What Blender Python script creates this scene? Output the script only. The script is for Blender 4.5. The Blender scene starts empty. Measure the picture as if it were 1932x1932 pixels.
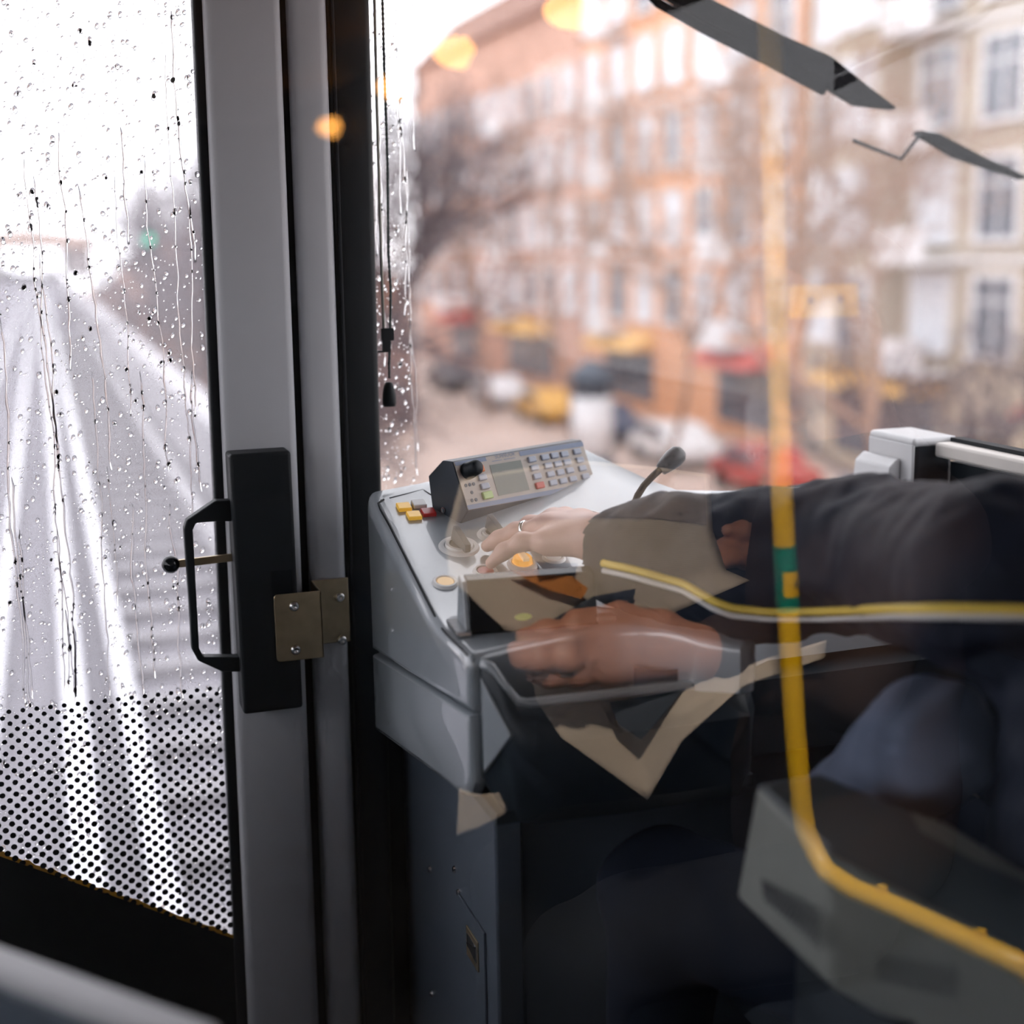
import bpy, math, random
import numpy as np
from mathutils import Vector, Matrix

# ------------------------------------------------------------------ camera, world, exposure
SC = bpy.context.scene
COL = SC.collection
F = 2600.0                                   # focal length in pixels of the 1932 frame
CAM = np.array([0.0, 0.0, 1.45])
YAW, PITCH, ROLL = math.radians(18.488), math.radians(10.918), math.radians(1.0)
_s, _c, _sp, _cp = math.sin(YAW), math.cos(YAW), math.sin(PITCH), math.cos(PITCH)
FWD = np.array([_s * _cp, _c * _cp, -_sp])
_r = np.array([_c, -_s, 0.0]); _u = np.cross(_r, FWD)
RGT = math.cos(ROLL) * _r - math.sin(ROLL) * _u
UPV = math.cos(ROLL) * _u + math.sin(ROLL) * _r
cam_data = bpy.data.cameras.new('camera')
cam_data.sensor_width = 24.0
cam_data.sensor_fit = 'HORIZONTAL'
cam_data.lens = 24.0 * F / 1932.0
cam_data.clip_start = 0.02
cam_data.clip_end = 1000
cam_data.dof.use_dof = True
cam_data.dof.focus_distance = 1.90
cam_data.dof.aperture_fstop = 1.25
cam = bpy.data.objects.new('camera', cam_data)
COL.objects.link(cam)
M = Matrix(((RGT[0], UPV[0], -FWD[0], CAM[0]), (RGT[1], UPV[1], -FWD[1], CAM[1]),
            (RGT[2], UPV[2], -FWD[2], CAM[2]), (0, 0, 0, 1)))
cam.matrix_world = M
SC.camera = cam

world = bpy.data.worlds.new('overcast_sky')
SC.world = world
world.use_nodes = True
wn = world.node_tree.nodes; wl = world.node_tree.links
wn['Background'].inputs['Color'].default_value = (0.95, 0.945, 1.0, 1)
wn['Background'].inputs['Strength'].default_value = 3.3

SC.view_settings.view_transform = 'Standard'
SC.view_settings.look = 'None'
SC.view_settings.gamma = 1.0
SC.view_settings.exposure = 0.0
SC.view_settings.use_curve_mapping = False
SC.cycles.use_denoising = True
SC.cycles.max_bounces = 7
SC.cycles.diffuse_bounces = 3
SC.cycles.glossy_bounces = 3
SC.cycles.transmission_bounces = 6
SC.cycles.use_adaptive_sampling = True
SC.cycles.adaptive_threshold = 0.10
SC.cycles.adaptive_min_samples = 12
SC.cycles.transparent_max_bounces = 24
SC.cycles.sample_clamp_indirect = 6.0
SC.cycles.caustics_reflective = False

random.seed(7)
rng = np.random.default_rng(7)
G = 0.30                                     # the glass partition stands at Y = G

# ------------------------------------------------------------------ sight-line helpers
def ray(px, py):
    return FWD * F + RGT * (px - 966) - UPV * (py - 966)
def atY(px, py, Y):
    d = ray(px, py); return CAM + d * ((Y - CAM[1]) / d[1])
def atX(px, py, X):
    d = ray(px, py); return CAM + d * ((X - CAM[0]) / d[0])
def atZ(px, py, Z):
    d = ray(px, py); return CAM + d * ((Z - CAM[2]) / d[2])
def atP(px, py, p0, n):
    d = ray(px, py); n = np.asarray(n, float)
    return CAM + d * (((np.asarray(p0) - CAM) @ n) / (d @ n))
def mir(p):                                  # the real place of something seen in the glass
    return np.array([p[0], 2 * G - p[1], p[2]])
def nrm(v):
    v = np.asarray(v, float); return v / np.linalg.norm(v)

# ------------------------------------------------------------------ materials
MATS = {}
def mat(name, col, rough=0.5, metal=0.0, var=0.06, scale=30.0, bump=0.0, spec=0.5, coat=0.0, emit=None, estr=0.0,
        stretch=(1, 1, 1), bscale=None):
    if name in MATS:
        return MATS[name]
    m = bpy.data.materials.new(name); m.use_nodes = True
    nt = m.node_tree; N = nt.nodes; L = nt.links
    b = N['Principled BSDF']
    tc = N.new('ShaderNodeTexCoord'); mp = N.new('ShaderNodeMapping'); mp.inputs['Scale'].default_value = stretch
    L.new(tc.outputs['Object'], mp.inputs['Vector'])
    no = N.new('ShaderNodeTexNoise'); no.inputs['Scale'].default_value = scale; no.inputs['Detail'].default_value = 4
    L.new(mp.outputs['Vector'], no.inputs['Vector'])
    mx = N.new('ShaderNodeMix'); mx.data_type = 'RGBA'
    c = np.array(col[:3])
    mx.inputs['A'].default_value = (*np.clip(c * (1 - var), 0, 1), 1)
    mx.inputs['B'].default_value = (*np.clip(c * (1 + var), 0, 1), 1)
    L.new(no.outputs['Fac'], mx.inputs['Factor'])
    L.new(mx.outputs['Result'], b.inputs['Base Color'])
    b.inputs['Roughness'].default_value = rough
    b.inputs['Metallic'].default_value = metal
    b.inputs['Specular IOR Level'].default_value = spec
    b.inputs['Coat Weight'].default_value = coat
    if bump > 0:
        nb = no
        if bscale:
            nb = N.new('ShaderNodeTexNoise'); nb.inputs['Scale'].default_value = bscale
            L.new(mp.outputs['Vector'], nb.inputs['Vector'])
        bp = N.new('ShaderNodeBump'); bp.inputs['Strength'].default_value = bump; bp.inputs['Distance'].default_value = 0.002
        L.new(nb.outputs['Fac'], bp.inputs['Height']); L.new(bp.outputs['Normal'], b.inputs['Normal'])
    if emit is not None:
        b.inputs['Emission Color'].default_value = (*emit, 1)
        b.inputs['Emission Strength'].default_value = estr
    MATS[name] = m
    return m

def glass_mat(name, refl, tint=(1, 1, 1), veil=0.0, veil_col=(1, 1, 1), fres=True, rough=0.0):
    """thin pane: straight-through light, a mirror reflection from its two faces and, when wet, a scattering film"""
    m = bpy.data.materials.new(name); m.use_nodes = True
    nt = m.node_tree; N = nt.nodes; L = nt.links
    for n in list(N): N.remove(n)
    out = N.new('ShaderNodeOutputMaterial')
    tr = N.new('ShaderNodeBsdfTransparent'); tr.inputs['Color'].default_value = (*tint, 1)
    gl = N.new('ShaderNodeBsdfGlossy'); gl.inputs['Roughness'].default_value = rough
    mx = N.new('ShaderNodeMixShader')
    lw = N.new('ShaderNodeLayerWeight'); lw.inputs['Blend'].default_value = 0.12
    mr = N.new('ShaderNodeMapRange'); mr.inputs['To Min'].default_value = refl; mr.inputs['To Max'].default_value = min(1, refl + 0.7)
    L.new(lw.outputs['Facing'], mr.inputs['Value'])
    pw = N.new('ShaderNodeMath'); pw.operation = 'POWER'; pw.inputs[1].default_value = 4.0
    L.new(lw.outputs['Facing'], pw.inputs[0]); L.new(pw.outputs[0], mr.inputs['Value'])
    L.new(mr.outputs['Result'], mx.inputs[0])
    base = tr
    if veil > 0:
        tl = N.new('ShaderNodeBsdfTranslucent'); tl.inputs['Color'].default_value = (*veil_col, 1)
        mv = N.new('ShaderNodeMixShader')
        no = N.new('ShaderNodeTexNoise'); no.inputs['Scale'].default_value = 6; no.inputs['Detail'].default_value = 5
        tc = N.new('ShaderNodeTexCoord'); L.new(tc.outputs['Object'], no.inputs['Vector'])
        r2 = N.new('ShaderNodeMapRange'); r2.inputs['To Min'].default_value = veil * 0.7; r2.inputs['To Max'].default_value = veil * 1.3
        L.new(no.outputs['Fac'], r2.inputs['Value']); L.new(r2.outputs['Result'], mv.inputs[0])
        L.new(tr.outputs[0], mv.inputs[1]); L.new(tl.outputs[0], mv.inputs[2]); base = mv
    L.new(base.outputs[0], mx.inputs[1]); L.new(gl.outputs[0], mx.inputs[2])
    L.new(mx.outputs[0], out.inputs['Surface'])
    MATS[name] = m
    return m

def water_mat():
    m = bpy.data.materials.new('rain_water'); m.use_nodes = True
    N = m.node_tree.nodes; L = m.node_tree.links
    for n in list(N): N.remove(n)
    out = N.new('ShaderNodeOutputMaterial'); g = N.new('ShaderNodeBsdfGlass')
    g.inputs['IOR'].default_value = 1.33; g.inputs['Roughness'].default_value = 0.02
    L.new(g.outputs[0], out.inputs['Surface'])
    return m

# ------------------------------------------------------------------ mesh building
class MB:
    def __init__(s): s.v = []; s.f = []
    def add(s, verts, faces):
        o = len(s.v); s.v += [tuple(map(float, p)) for p in verts]; s.f += [tuple(i + o for i in f) for f in faces]; return s
    def box(s, a, b):
        (x0, y0, z0), (x1, y1, z1) = a, b
        x0, x1 = min(x0, x1), max(x0, x1); y0, y1 = min(y0, y1), max(y0, y1); z0, z1 = min(z0, z1), max(z0, z1)
        return s.add([(x0, y0, z0), (x1, y0, z0), (x1, y1, z0), (x0, y1, z0), (x0, y0, z1), (x1, y0, z1), (x1, y1, z1), (x0, y1, z1)],
                     [(0, 3, 2, 1), (4, 5, 6, 7), (0, 1, 5, 4), (1, 2, 6, 5), (2, 3, 7, 6), (3, 0, 4, 7)])
    def obox(s, c, ax, ay, az, h):            # oriented box: centre, three unit axes, half sizes
        c, ax, ay, az = map(lambda q: np.asarray(q, float), (c, ax, ay, az)); P = []
        for k in (-1, 1):
            for (i, j) in ((-1, -1), (1, -1), (1, 1), (-1, 1)):
                P.append(c + ax * h[0] * i + ay * h[1] * j + az * h[2] * k)
        F_ = [(0, 3, 2, 1), (4, 5, 6, 7), (0, 1, 5, 4), (1, 2, 6, 5), (2, 3, 7, 6), (3, 0, 4, 7)]
        if np.cross(ax, ay) @ az < 0: F_ = [f[::-1] for f in F_]
        return s.add(P, F_)
    def loft(s, rings, caps=True, closed=True):
        n = len(rings[0]); V = [p for r in rings for p in r]; Fc = []
        for i in range(len(rings) - 1):
            for j in range(n if closed else n - 1):
                k = (j + 1) % n
                Fc.append((i * n + j, i * n + k, (i + 1) * n + k, (i + 1) * n + j))
        if caps and closed:
            Fc.append(tuple(range(n))[::-1]); Fc.append(tuple((len(rings) - 1) * n + j for j in range(n)))
        return s.add(V, Fc)
    def prism(s, poly, d):                     # polygon (3-D points) extruded by vector d
        poly = [np.asarray(p, float) for p in poly]; d = np.asarray(d, float)
        return s.loft([poly, [p + d for p in poly]])
    def tube(s, pts, r, n=12, caps=True, up=None):
        pts = [np.asarray(p, float) for p in pts]
        rs = r if hasattr(r, '__len__') else [r] * len(pts)
        rings = []; ref = None
        for i, p in enumerate(pts):
            t = nrm(pts[min(i + 1, len(pts) - 1)] - pts[max(i - 1, 0)])
            if ref is None:
                ref = np.array([0, 0, 1.0]) if abs(t[2]) < 0.9 else np.array([1.0, 0, 0])
                if up is not None: ref = np.asarray(up, float)
            a = nrm(np.cross(t, ref)); b = np.cross(t, a) * -1; ref = b * -1 if False else np.cross(a, t)
            rings.append([p + rs[i] * (math.cos(2 * math.pi * k / n) * a + math.sin(2 * math.pi * k / n) * ref) for k in range(n)])
        return s.loft(rings, caps)
    def quad(s, a, b, c, d): return s.add([a, b, c, d], [(0, 1, 2, 3)])
    def sheetY(s, x0, x1, Y, z0, z1): return s.quad((x0, Y, z0), (x1, Y, z0), (x1, Y, z1), (x0, Y, z1))
    def sheetX(s, X, y0, y1, z0, z1): return s.quad((X, y0, z0), (X, y1, z0), (X, y1, z1), (X, y0, z1))
    def disc(s, c, nv, r0, h, n=24, r1=None, r_top=None):   # low cylinder / ring standing on c along nv
        c = np.asarray(c, float); nv = nrm(nv)
        a = nrm(np.cross(nv, [0.3, 0.9, 0.1])); b = np.cross(nv, a)
        rt = r0 if r_top is None else r_top
        circ = lambda r, z: [c + nv * z + r * (math.cos(2 * math.pi * k / n) * a + math.sin(2 * math.pi * k / n) * b) for k in range(n)]
        if r1 is None:
            return s.loft([circ(r0, 0), circ(rt, h)])
        return s.loft([circ(r0, 0), circ(rt, h), circ(r1 + 0.001, h), circ(r1, 0)], caps=False)
    def lathe(s, c, nv, prof, n=20):
        c = np.asarray(c, float); nv = nrm(nv)
        a = nrm(np.cross(nv, [0.3, 0.9, 0.1])); b = np.cross(nv, a)
        return s.loft([[c + nv * z + r * (math.cos(2 * math.pi * k / n) * a + math.sin(2 * math.pi * k / n) * b) for k in range(n)] for (r, z) in prof])
    def ball(s, c, r, n=12, m=8):
        r = np.array(r if hasattr(r, '__len__') else (r, r, r), float); c = np.asarray(c, float); rings = []
        for i in range(m + 1):
            t = math.pi * (0.02 + 0.96 * i / m)
            rings.append([c + r * np.array([math.sin(t) * math.cos(2 * math.pi * k / n), math.sin(t) * math.sin(2 * math.pi * k / n), -math.cos(t)]) for k in range(n)])
        return s.loft(rings)
    def mirror(s):                             # to the passenger side of the glass
        s.v = [(x, 2 * G - y, z) for (x, y, z) in s.v]; s.f = [f[::-1] for f in s.f]; return s
    def build(s, name, material=None, parent=None, bevel=0, seg=2, smooth=False, kind=None, label=None):
        me = bpy.data.meshes.new(name); me.from_pydata(s.v, [], s.f); me.update()
        import bmesh
        bm = bmesh.new(); bm.from_mesh(me); bmesh.ops.recalc_face_normals(bm, faces=bm.faces); bm.to_mesh(me); bm.free()
        return put(name, me, material, parent, bevel, seg, smooth, kind, label)

def put(name, me, material=None, parent=None, bevel=0, seg=2, smooth=False, kind=None, label=None):
    o = bpy.data.objects.new(name, me); COL.objects.link(o)
    if material is not None: me.materials.append(MATS[material] if isinstance(material, str) else material)
    if parent is not None:
        o.parent = parent
        if parent.type == 'EMPTY': o.matrix_parent_inverse = Matrix.Translation(-Vector(parent.location))
    if bevel:
        md = o.modifiers.new('bevel', 'BEVEL'); md.width = bevel; md.segments = seg; md.limit_method = 'ANGLE'; md.angle_limit = math.radians(32)
    if smooth or bevel:
        me.polygons.foreach_set('use_smooth', [True] * len(me.polygons))
        if not smooth:
            me.set_sharp_from_angle(angle=math.radians(40)) if hasattr(me, 'set_sharp_from_angle') else None
            if bevel:
                wn_ = o.modifiers.new('wn', 'WEIGHTED_NORMAL'); wn_.keep_sharp = True
    if kind: o['kind'] = kind
    if label: o['label'] = label
    return o

def tag(o, label, cat, group=None):
    o['label'] = label; o['category'] = cat
    if group: o['group'] = group
    return o
def thing(name, label, cat, loc=(0, 0, 0), group=None):
    o = bpy.data.objects.new(name, None); COL.objects.link(o); o.location = tuple(map(float, loc)); o.empty_display_size = 0.05
    return tag(o, label, cat, group)
def struct(name, loc=(0, 0, 0)):
    o = bpy.data.objects.new(name, None); COL.objects.link(o); o.location = loc; o['kind'] = 'structure'; o.empty_display_size = 0.05
    return o

# ---- smooth bodies: round cones blended in a distance field, meshed with surface nets
def vnoise(P, s, seed=0):
    x, y, z = P[..., 0] * s, P[..., 1] * s, P[..., 2] * s
    return (np.sin(x * 1.0 + 1.7 * np.sin(y * 0.9 + seed) + seed) * np.cos(y * 1.1 + 1.3 * np.sin(z * 0.8 + 2 * seed)) +
            np.sin(z * 1.2 + 1.9 * np.sin(x * 0.7 + seed * 3)) * 0.8) / 1.8
def sdf_eval(P, prims, k):
    D = None
    for pr in prims:
        if pr[0] == 'e':                       # ellipsoid: centre, radii, axes
            _, c, r, R = pr
            q = (P - np.asarray(c)) @ np.asarray(R).T if R is not None else P - np.asarray(c)
            r = np.asarray(r, float); k0 = np.linalg.norm(q / r, axis=-1); k1 = np.linalg.norm(q / (r * r), axis=-1)
            d = k0 * (k0 - 1.0) / np.maximum(k1, 1e-9)
        else:
            _, p0, r0, p1, r1 = pr
            p0 = np.asarray(p0, float); v = np.asarray(p1, float) - p0
            t = np.clip(((P - p0) @ v) / (v @ v), 0, 1)
            d = np.linalg.norm(P - p0 - t[..., None] * v, axis=-1) - (r0 + (r1 - r0) * t)
        if D is None: D = d
        else:
            h = np.clip(0.5 + 0.5 * (D - d) / k, 0, 1)
            D = D * (1 - h) + d * h - k * h * (1 - h)
    return D
def sdf_mesh(prims, k, res, extra=None, pad=0.03):
    lo = np.full(3, 1e9); hi = -lo
    for pr in prims:
        pts = [(np.asarray(pr[1]), max(pr[2]))] if pr[0] == 'e' else [(np.asarray(pr[1]), pr[2]), (np.asarray(pr[3]), pr[4])]
        for p, r in pts: lo = np.minimum(lo, p - r); hi = np.maximum(hi, p + r)
    lo -= pad; hi += pad
    n = np.ceil((hi - lo) / res).astype(int) + 1
    ax = [lo[i] + res * np.arange(n[i]) for i in range(3)]
    P = np.stack(np.meshgrid(*ax, indexing='ij'), -1)
    D = sdf_eval(P, prims, k)
    if extra is not None: D = extra(P, D)
    S = D < 0
    cs = [D[i:n[0] - 1 + i, j:n[1] - 1 + j, l:n[2] - 1 + l] for i in (0, 1) for j in (0, 1) for l in (0, 1)]
    offs = [(i, j, l) for i in (0, 1) for j in (0, 1) for l in (0, 1)]
    cnt = sum((c < 0).astype(int) for c in cs)
    act = (cnt > 0) & (cnt < 8)
    acc = np.zeros(act.shape + (3,)); num = np.zeros(act.shape)
    for a in range(8):
        for b in range(a + 1, 8):
            if sum(abs(offs[a][q] - offs[b][q]) for q in range(3)) != 1: continue
            da, db = cs[a], cs[b]; cross = (da < 0) != (db < 0)
            t = np.where(cross, da / np.where(cross, da - db, 1), 0)
            oa, ob = np.array(offs[a], float), np.array(offs[b], float)
            acc += np.where(cross[..., None], oa + t[..., None] * (ob - oa), 0); num += cross
    idx = -np.ones(act.shape, int); ii = np.argwhere(act); idx[act] = np.arange(len(ii))
    V = lo + res * (ii + acc[act] / num[act][:, None])
    faces = []
    for axx in range(3):
        u, w = [(1, 2), (2, 0), (0, 1)][axx]
        sl0 = [slice(1, -1)] * 3; sl0[axx] = slice(0, -1)
        sl1 = list(sl0); sl1[axx] = slice(1, None)
        a, b = S[tuple(sl0)], S[tuple(sl1)]
        e = np.argwhere(a != b); fl = a[a != b]
        base = e.copy()
        for q in range(3):
            if q != axx: base[:, q] += 1
        def ci(du, dw):
            c = base.copy(); c[:, u] += du; c[:, w] += dw
            return idx[c[:, 0], c[:, 1], c[:, 2]]
        q = np.stack([ci(-1, -1), ci(0, -1), ci(0, 0), ci(-1, 0)], 1)
        q = np.where(fl[:, None], q, q[:, ::-1])
        faces.append(q)
    Q = np.concatenate(faces); Q = Q[(Q >= 0).all(1)]
    return V, Q
def body(name, parts, material, parent=None, label=None, mats=None, flip=False):
    Vs, Qs, Ms, o = [], [], [], 0
    for i, (V, Q) in enumerate(parts):
        Vs.append(V); Qs.append(Q + o); o += len(V); Ms += [0 if mats is None else mats[i]] * len(Q)
    V = np.concatenate(Vs); Q = np.concatenate(Qs)
    me = bpy.data.meshes.new(name); me.from_pydata(V.tolist(), [], Q.tolist()); me.update()
    ob = put(name, me, None, parent, smooth=True, label=label)
    for m_ in (material if isinstance(material, (list, tuple)) else [material]): me.materials.append(MATS[m_])
    me.polygons.foreach_set('material_index', Ms)
    return ob

# ------------------------------------------------------------------ palette
mat('paint_grey', (0.52, 0.525, 0.55), 0.42, var=0.03, bump=0.05, bscale=400)
mat('rubber_black', (0.006, 0.008, 0.011), 0.6, spec=0.25)
mat('black_plastic', (0.006, 0.009, 0.012), 0.5, spec=0.3, bump=0.05, bscale=600)
mat('black_gloss', (0.008, 0.010, 0.012), 0.12, spec=0.4)
mat('desk_grey', (0.345, 0.38, 0.41), 0.30, var=0.03, bump=0.10, bscale=900, spec=1.0, coat=1.0)
mat('desk_panel', (0.42, 0.43, 0.45), 0.38, var=0.03, bump=0.10, bscale=900)
mat('desk_dark', (0.018, 0.026, 0.034), 0.45)
mat('cabinet_blue', (0.085, 0.105, 0.135), 0.45, var=0.05)
mat('void_black', (0.004, 0.006, 0.008), 0.8, spec=0.15)
mat('brass', (0.58, 0.47, 0.30), 0.34, metal=0.9, var=0.22, scale=45)
mat('steel', (0.55, 0.55, 0.56), 0.25, metal=1.0)
mat('white_ring', (0.86, 0.85, 0.84), 0.35)
mat('switch_grey', (0.17, 0.16, 0.155), 0.4)
mat('lens_amber', (0.95, 0.45, 0.05), 0.3, emit=(1.0, 0.45, 0.05), estr=0.55)
mat('lens_peach', (0.95, 0.72, 0.42), 0.35, emit=(1.0, .62, .28), estr=0.35)
mat('lens_yellow', (0.98, 0.62, 0.10), 0.3, emit=(1.0, 0.5, 0.05), estr=0.3)
mat('lens_white', (0.85, 0.86, 0.86), 0.3)
mat('lens_red', (0.55, 0.03, 0.03), 0.3)
mat('lens_green', (0.30, 0.60, 0.42), 0.35)
mat('lens_pink', (0.85, 0.45, 0.42), 0.35)
mat('radio_face', (0.44, 0.38, 0.33), 0.5)
mat('radio_blue', (0.17, 0.21, 0.31), 0.45)
mat('radio_dark', (0.035, 0.045, 0.06), 0.4)
mat('radio_key', (0.36, 0.39, 0.47), 0.4)
mat('key_orange', (0.70, 0.20, 0.06), 0.4)
mat('key_red', (0.50, 0.06, 0.04), 0.4)
mat('key_green', (0.42, 0.55, 0.20), 0.4)
mat('screen', (0.12, 0.13, 0.10), 0.25)
mat('sticker_green', (0.55, 0.68, 0.10), 0.5)
mat('skin', (0.74, 0.47, 0.40), 0.45, var=0.07, scale=45, bump=0.10, bscale=260)
mat('skin_reader', (0.54, 0.25, 0.17), 0.5, var=0.10, scale=40, bump=0.08, bscale=200)
mat('jacket', (0.014, 0.018, 0.032), 0.66, spec=0.2, var=0.25, scale=18, bump=0.25, bscale=700)
mat('trousers', (0.010, 0.014, 0.024), 0.85, spec=0.08, var=0.2, scale=20, bump=0.2, bscale=900)
mat('thigh_cloth', (0.12, 0.145, 0.21), 0.8, spec=0.1, var=0.2, scale=20, bump=0.2, bscale=900)
mat('piping_yellow', (0.88, 0.62, 0.10), 0.5)
mat('piping_white', (0.75, 0.72, 0.70), 0.5)
mat('silver', (0.85, 0.85, 0.87), 0.15, metal=1.0)
mat('hair', (0.045, 0.030, 0.022), 0.6)
mat('coat_brown', (0.055, 0.037, 0.034), 0.85, spec=0.1, var=0.35, scale=14)
mat('denim', (0.004, 0.006, 0.011), 0.85, var=0.2)
mat('pole_yellow', (0.85, 0.50, 0.01), 0.35, var=0.03)
mat('sticker_teal', (0.0, 0.22, 0.15), 0.4)
mat('box_grey', (0.19, 0.20, 0.185), 0.5, var=0.04)
mat('box_top', (0.05, 0.065, 0.075), 0.5, var=0.04)
mat('vent_dark', (0.03, 0.035, 0.04), 0.6)
mat('seat_fabric', (0.02, 0.028, 0.045), 0.9, spec=0.1, var=0.4, scale=40)
mat('wall_cream', (0.40, 0.36, 0.32), 0.55)
mat('wall_dark', (0.03, 0.027, 0.027), 0.7, spec=0.15)
mat('ceiling_beige', (0.16, 0.12, 0.10), 0.6)
mat('floor_dark', (0.02, 0.021, 0.024), 0.6, var=0.2)
mat('cab_dark', (0.014, 0.019, 0.025), 0.6, spec=0.2)
mat('wiper_black', (0.005, 0.006, 0.008), 0.9, spec=0.05)
mat('bark_dark', (0.13, 0.105, 0.115), 0.85, var=0.3)
mat('sill_cream', (0.72, 0.67, 0.62), 0.45)
mat('white_finish', (0.62, 0.62, 0.63), 0.35)
mat('cord_light', (0.42, 0.42, 0.36), 0.5)
mat('cord_dark', (0.03, 0.05, 0.05), 0.5)
mat('amber_edge', (0.75, 0.36, 0.02), 0.4)
mat('ballast', (0.18, 0.172, 0.195), 0.75, var=0.35, scale=9)
mat('sleeper_wood', (0.16, 0.15, 0.16), 0.45, var=0.2)
mat('rail_wet', (0.52, 0.52, 0.55), 0.22, metal=0.6)
mat('concrete', (0.42, 0.41, 0.42), 0.6, var=0.12, scale=3)
mat('concrete_light', (0.40, 0.385, 0.40), 0.45, var=0.08, scale=3)
mat('bark', (0.33, 0.215, 0.16), 0.85, var=0.3)
mat('evergreen', (0.10, 0.095, 0.11), 0.9, var=0.4, scale=3)
mat('asphalt', (0.50, 0.385, 0.33), 0.7, var=0.35, scale=0.35)
mat('signal_green', (0.02, 0.55, 0.35), 0.4, emit=(0.05, 0.9, 0.55), estr=1.4)

# ------------------------------------------------------------------ the car body
XW = 1.30
fl_ = MB().box((-1.36, -7.6, -0.06), (1.36, 2.25, 0.0)).box((0.46, 0.36, 0.0), (1.30, 2.1, 0.16)).build('floor', 'floor_dark', kind='structure')
mat('bounce_grey', (0.24, 0.24, 0.25), 0.6, var=0.15)
MB().box((-1.29, 0.34, 0.0), (0.45, 1.98, 0.006)).build('bounce_sheet', 'bounce_grey', fl_)  # paler sheet added to bounce light up onto the door stile
MB().box((-1.36, -7.6, 2.15), (1.36, 2.30, 2.20)).build('ceiling', 'ceiling_beige', kind='structure')
def side_wall(name, s):
    w = struct(name, (s * 1.33, -2.5, 0))
    m = MB()
    m.box((s * XW, -7.6, 0), (s * 1.36, 0.28, 0.92)); m.box((s * XW, -7.6, 1.78), (s * 1.36, 0.28, 2.15))
    for k, y in enumerate((-7.6, -6.0, -4.4, -2.8, -1.2)):
        m.box((s * XW, y, 0.92), (s * 1.36, y + (0.28 if k else 0.3), 1.78))
    m.box((s * XW, 0.06, 0.92), (s * 1.36, 0.50, 1.95))
    if s > 0: m.box((s * XW, -7.6, 0.92), (s * 1.36, 0.06, 1.78))
    m.build('compartment_lining', 'wall_dark', w)
    c = MB(); c.box((s * XW, 0.28, 0), (s * 1.36, 1.765, 1.115)); c.box((s * XW, 1.765, 0), (s * 1.36, 2.25, 1.00)); c.box((s * XW, 0.28, 1.95), (s * 1.36, 2.25, 2.15))
    c.build('cab_lining', 'cab_dark', w)
    return w
side_wall('wall_right', 1); side_wall('wall_left', -1)
MB().box((-1.36, -7.66, 0), (1.36, -7.6, 2.15)).build('wall_back', 'wall_dark', kind='structure')
m = MB(); m.box((0.46, 2.11, 0), (1.36, 2.19, 0.90)); m.box((-1.36, 2.11, 0), (-0.66, 2.19, 0.90)); m.box((-1.36, 2.05, 1.95), (1.36, 2.25, 2.15))
m.build('wall_front', 'cab_dark', kind='structure')

glass_mat('pane_plain', 0.08, (0.96, 0.97, 0.97))
glass_mat('pane_wet', 0.05, (0.99, 0.99, 1.0), veil=0.19, veil_col=(.97, .95, 1.0))
glass_mat('pane_wiped', 0.05, (0.98, 0.98, 0.98), veil=0.004, veil_col=(1.0, 0.96, 0.93))
glass_mat('pane_partition', 0.20, (0.97, 0.97, 0.97))

n_win = 3
for s in (-1, 1):
    for y in ((-7.3, -5.72, -4.12, -2.52, -0.92) if s < 0 else ()):
        w = struct('window_%d' % n_win, (s * 1.33, y + 0.6, 0.92)); n_win += 1
        y1 = min(y + 1.32, 0.06)
        MB().sheetX(s * 1.335, y, y1, 0.92, 1.78).build('pane', 'pane_plain', w)
        f = MB(); f.box((s * 1.29, y, 0.92), (s * 1.31, y1, 0.95)).box((s * 1.29, y, 1.75), (s * 1.31, y1, 1.78))
        f.build('window_frame', 'rubber_black', w)

# glass partition between the passengers and the cab
p = struct('wall_partition', (0, G, 0))
MB().sheetY(-1.29, 1.29, G, 0.78, 2.06).build('pane', 'pane_partition', p)
MB().box((-1.30, G - 0.02, 0.0), (1.30, G + 0.03, 0.78)).build('lower_panel', 'cab_dark', p)
f = MB().box((-1.30, G - 0.02, 2.06), (1.30, G + 0.03, 2.15)).box((-1.30, G - 0.02, 0.78), (-1.27, G + 0.03, 2.06)).box((1.27, G - 0.02, 0.78), (1.30, G + 0.03, 2.06))
f.build('frame', 'paint_grey', p)

# ------------------------------------------------------------------ front door
YD = 2.0
def edge(p_top, p_bot):                        # an upright edge on the door plane: x as a function of height
    a, b = atY(*p_top, YD), atY(*p_bot, YD)
    return lambda z: a[0] + (b[0] - a[0]) * (z - a[2]) / (b[2] - a[2])
eG = edge((364, 0), (449, 1932)); eL = edge((381, 0), (468, 1932)); eR = edge((527, 0), (601, 1932))
eJ = edge((545, 0), (623, 1932)); eK = edge((619, 0), (685, 1932)); eW = edge((689, 0), (715, 1000))
Z0, Z1 = 0.0, 1.96
def upright(el, er, y0, y1, r, name, material, parent, z0=Z0, z1=Z1, nseg=3, ridge=0.0):
    rings = []
    for z in (z0, (z0 + z1) / 2, z1):
        xl, xr = el(z), er(z); ring = []
        for k in range(nseg + 1):              # rounded near-left corner
            a = math.pi / 2 * k / nseg
            ring.append((xl + r - r * math.cos(a), y0 + r - r * math.sin(a), z))
        for k in range(nseg + 1):
            a = math.pi / 2 * k / nseg
            ring.append((xr - r + r * math.sin(a), y0 + r - r * math.cos(a), z))
        ring += [(xr, y1, z), (xl, y1, z)]
        rings.append(ring)
    m = MB().loft(rings)
    o = m.build(name, material, parent)
    o.data.polygons.foreach_set('use_smooth', [True] * len(o.data.polygons)); o.data.set_sharp_from_angle(angle=math.radians(35))
    return o
door = struct('door_1', (-0.1, 2.02, 0))
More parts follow.
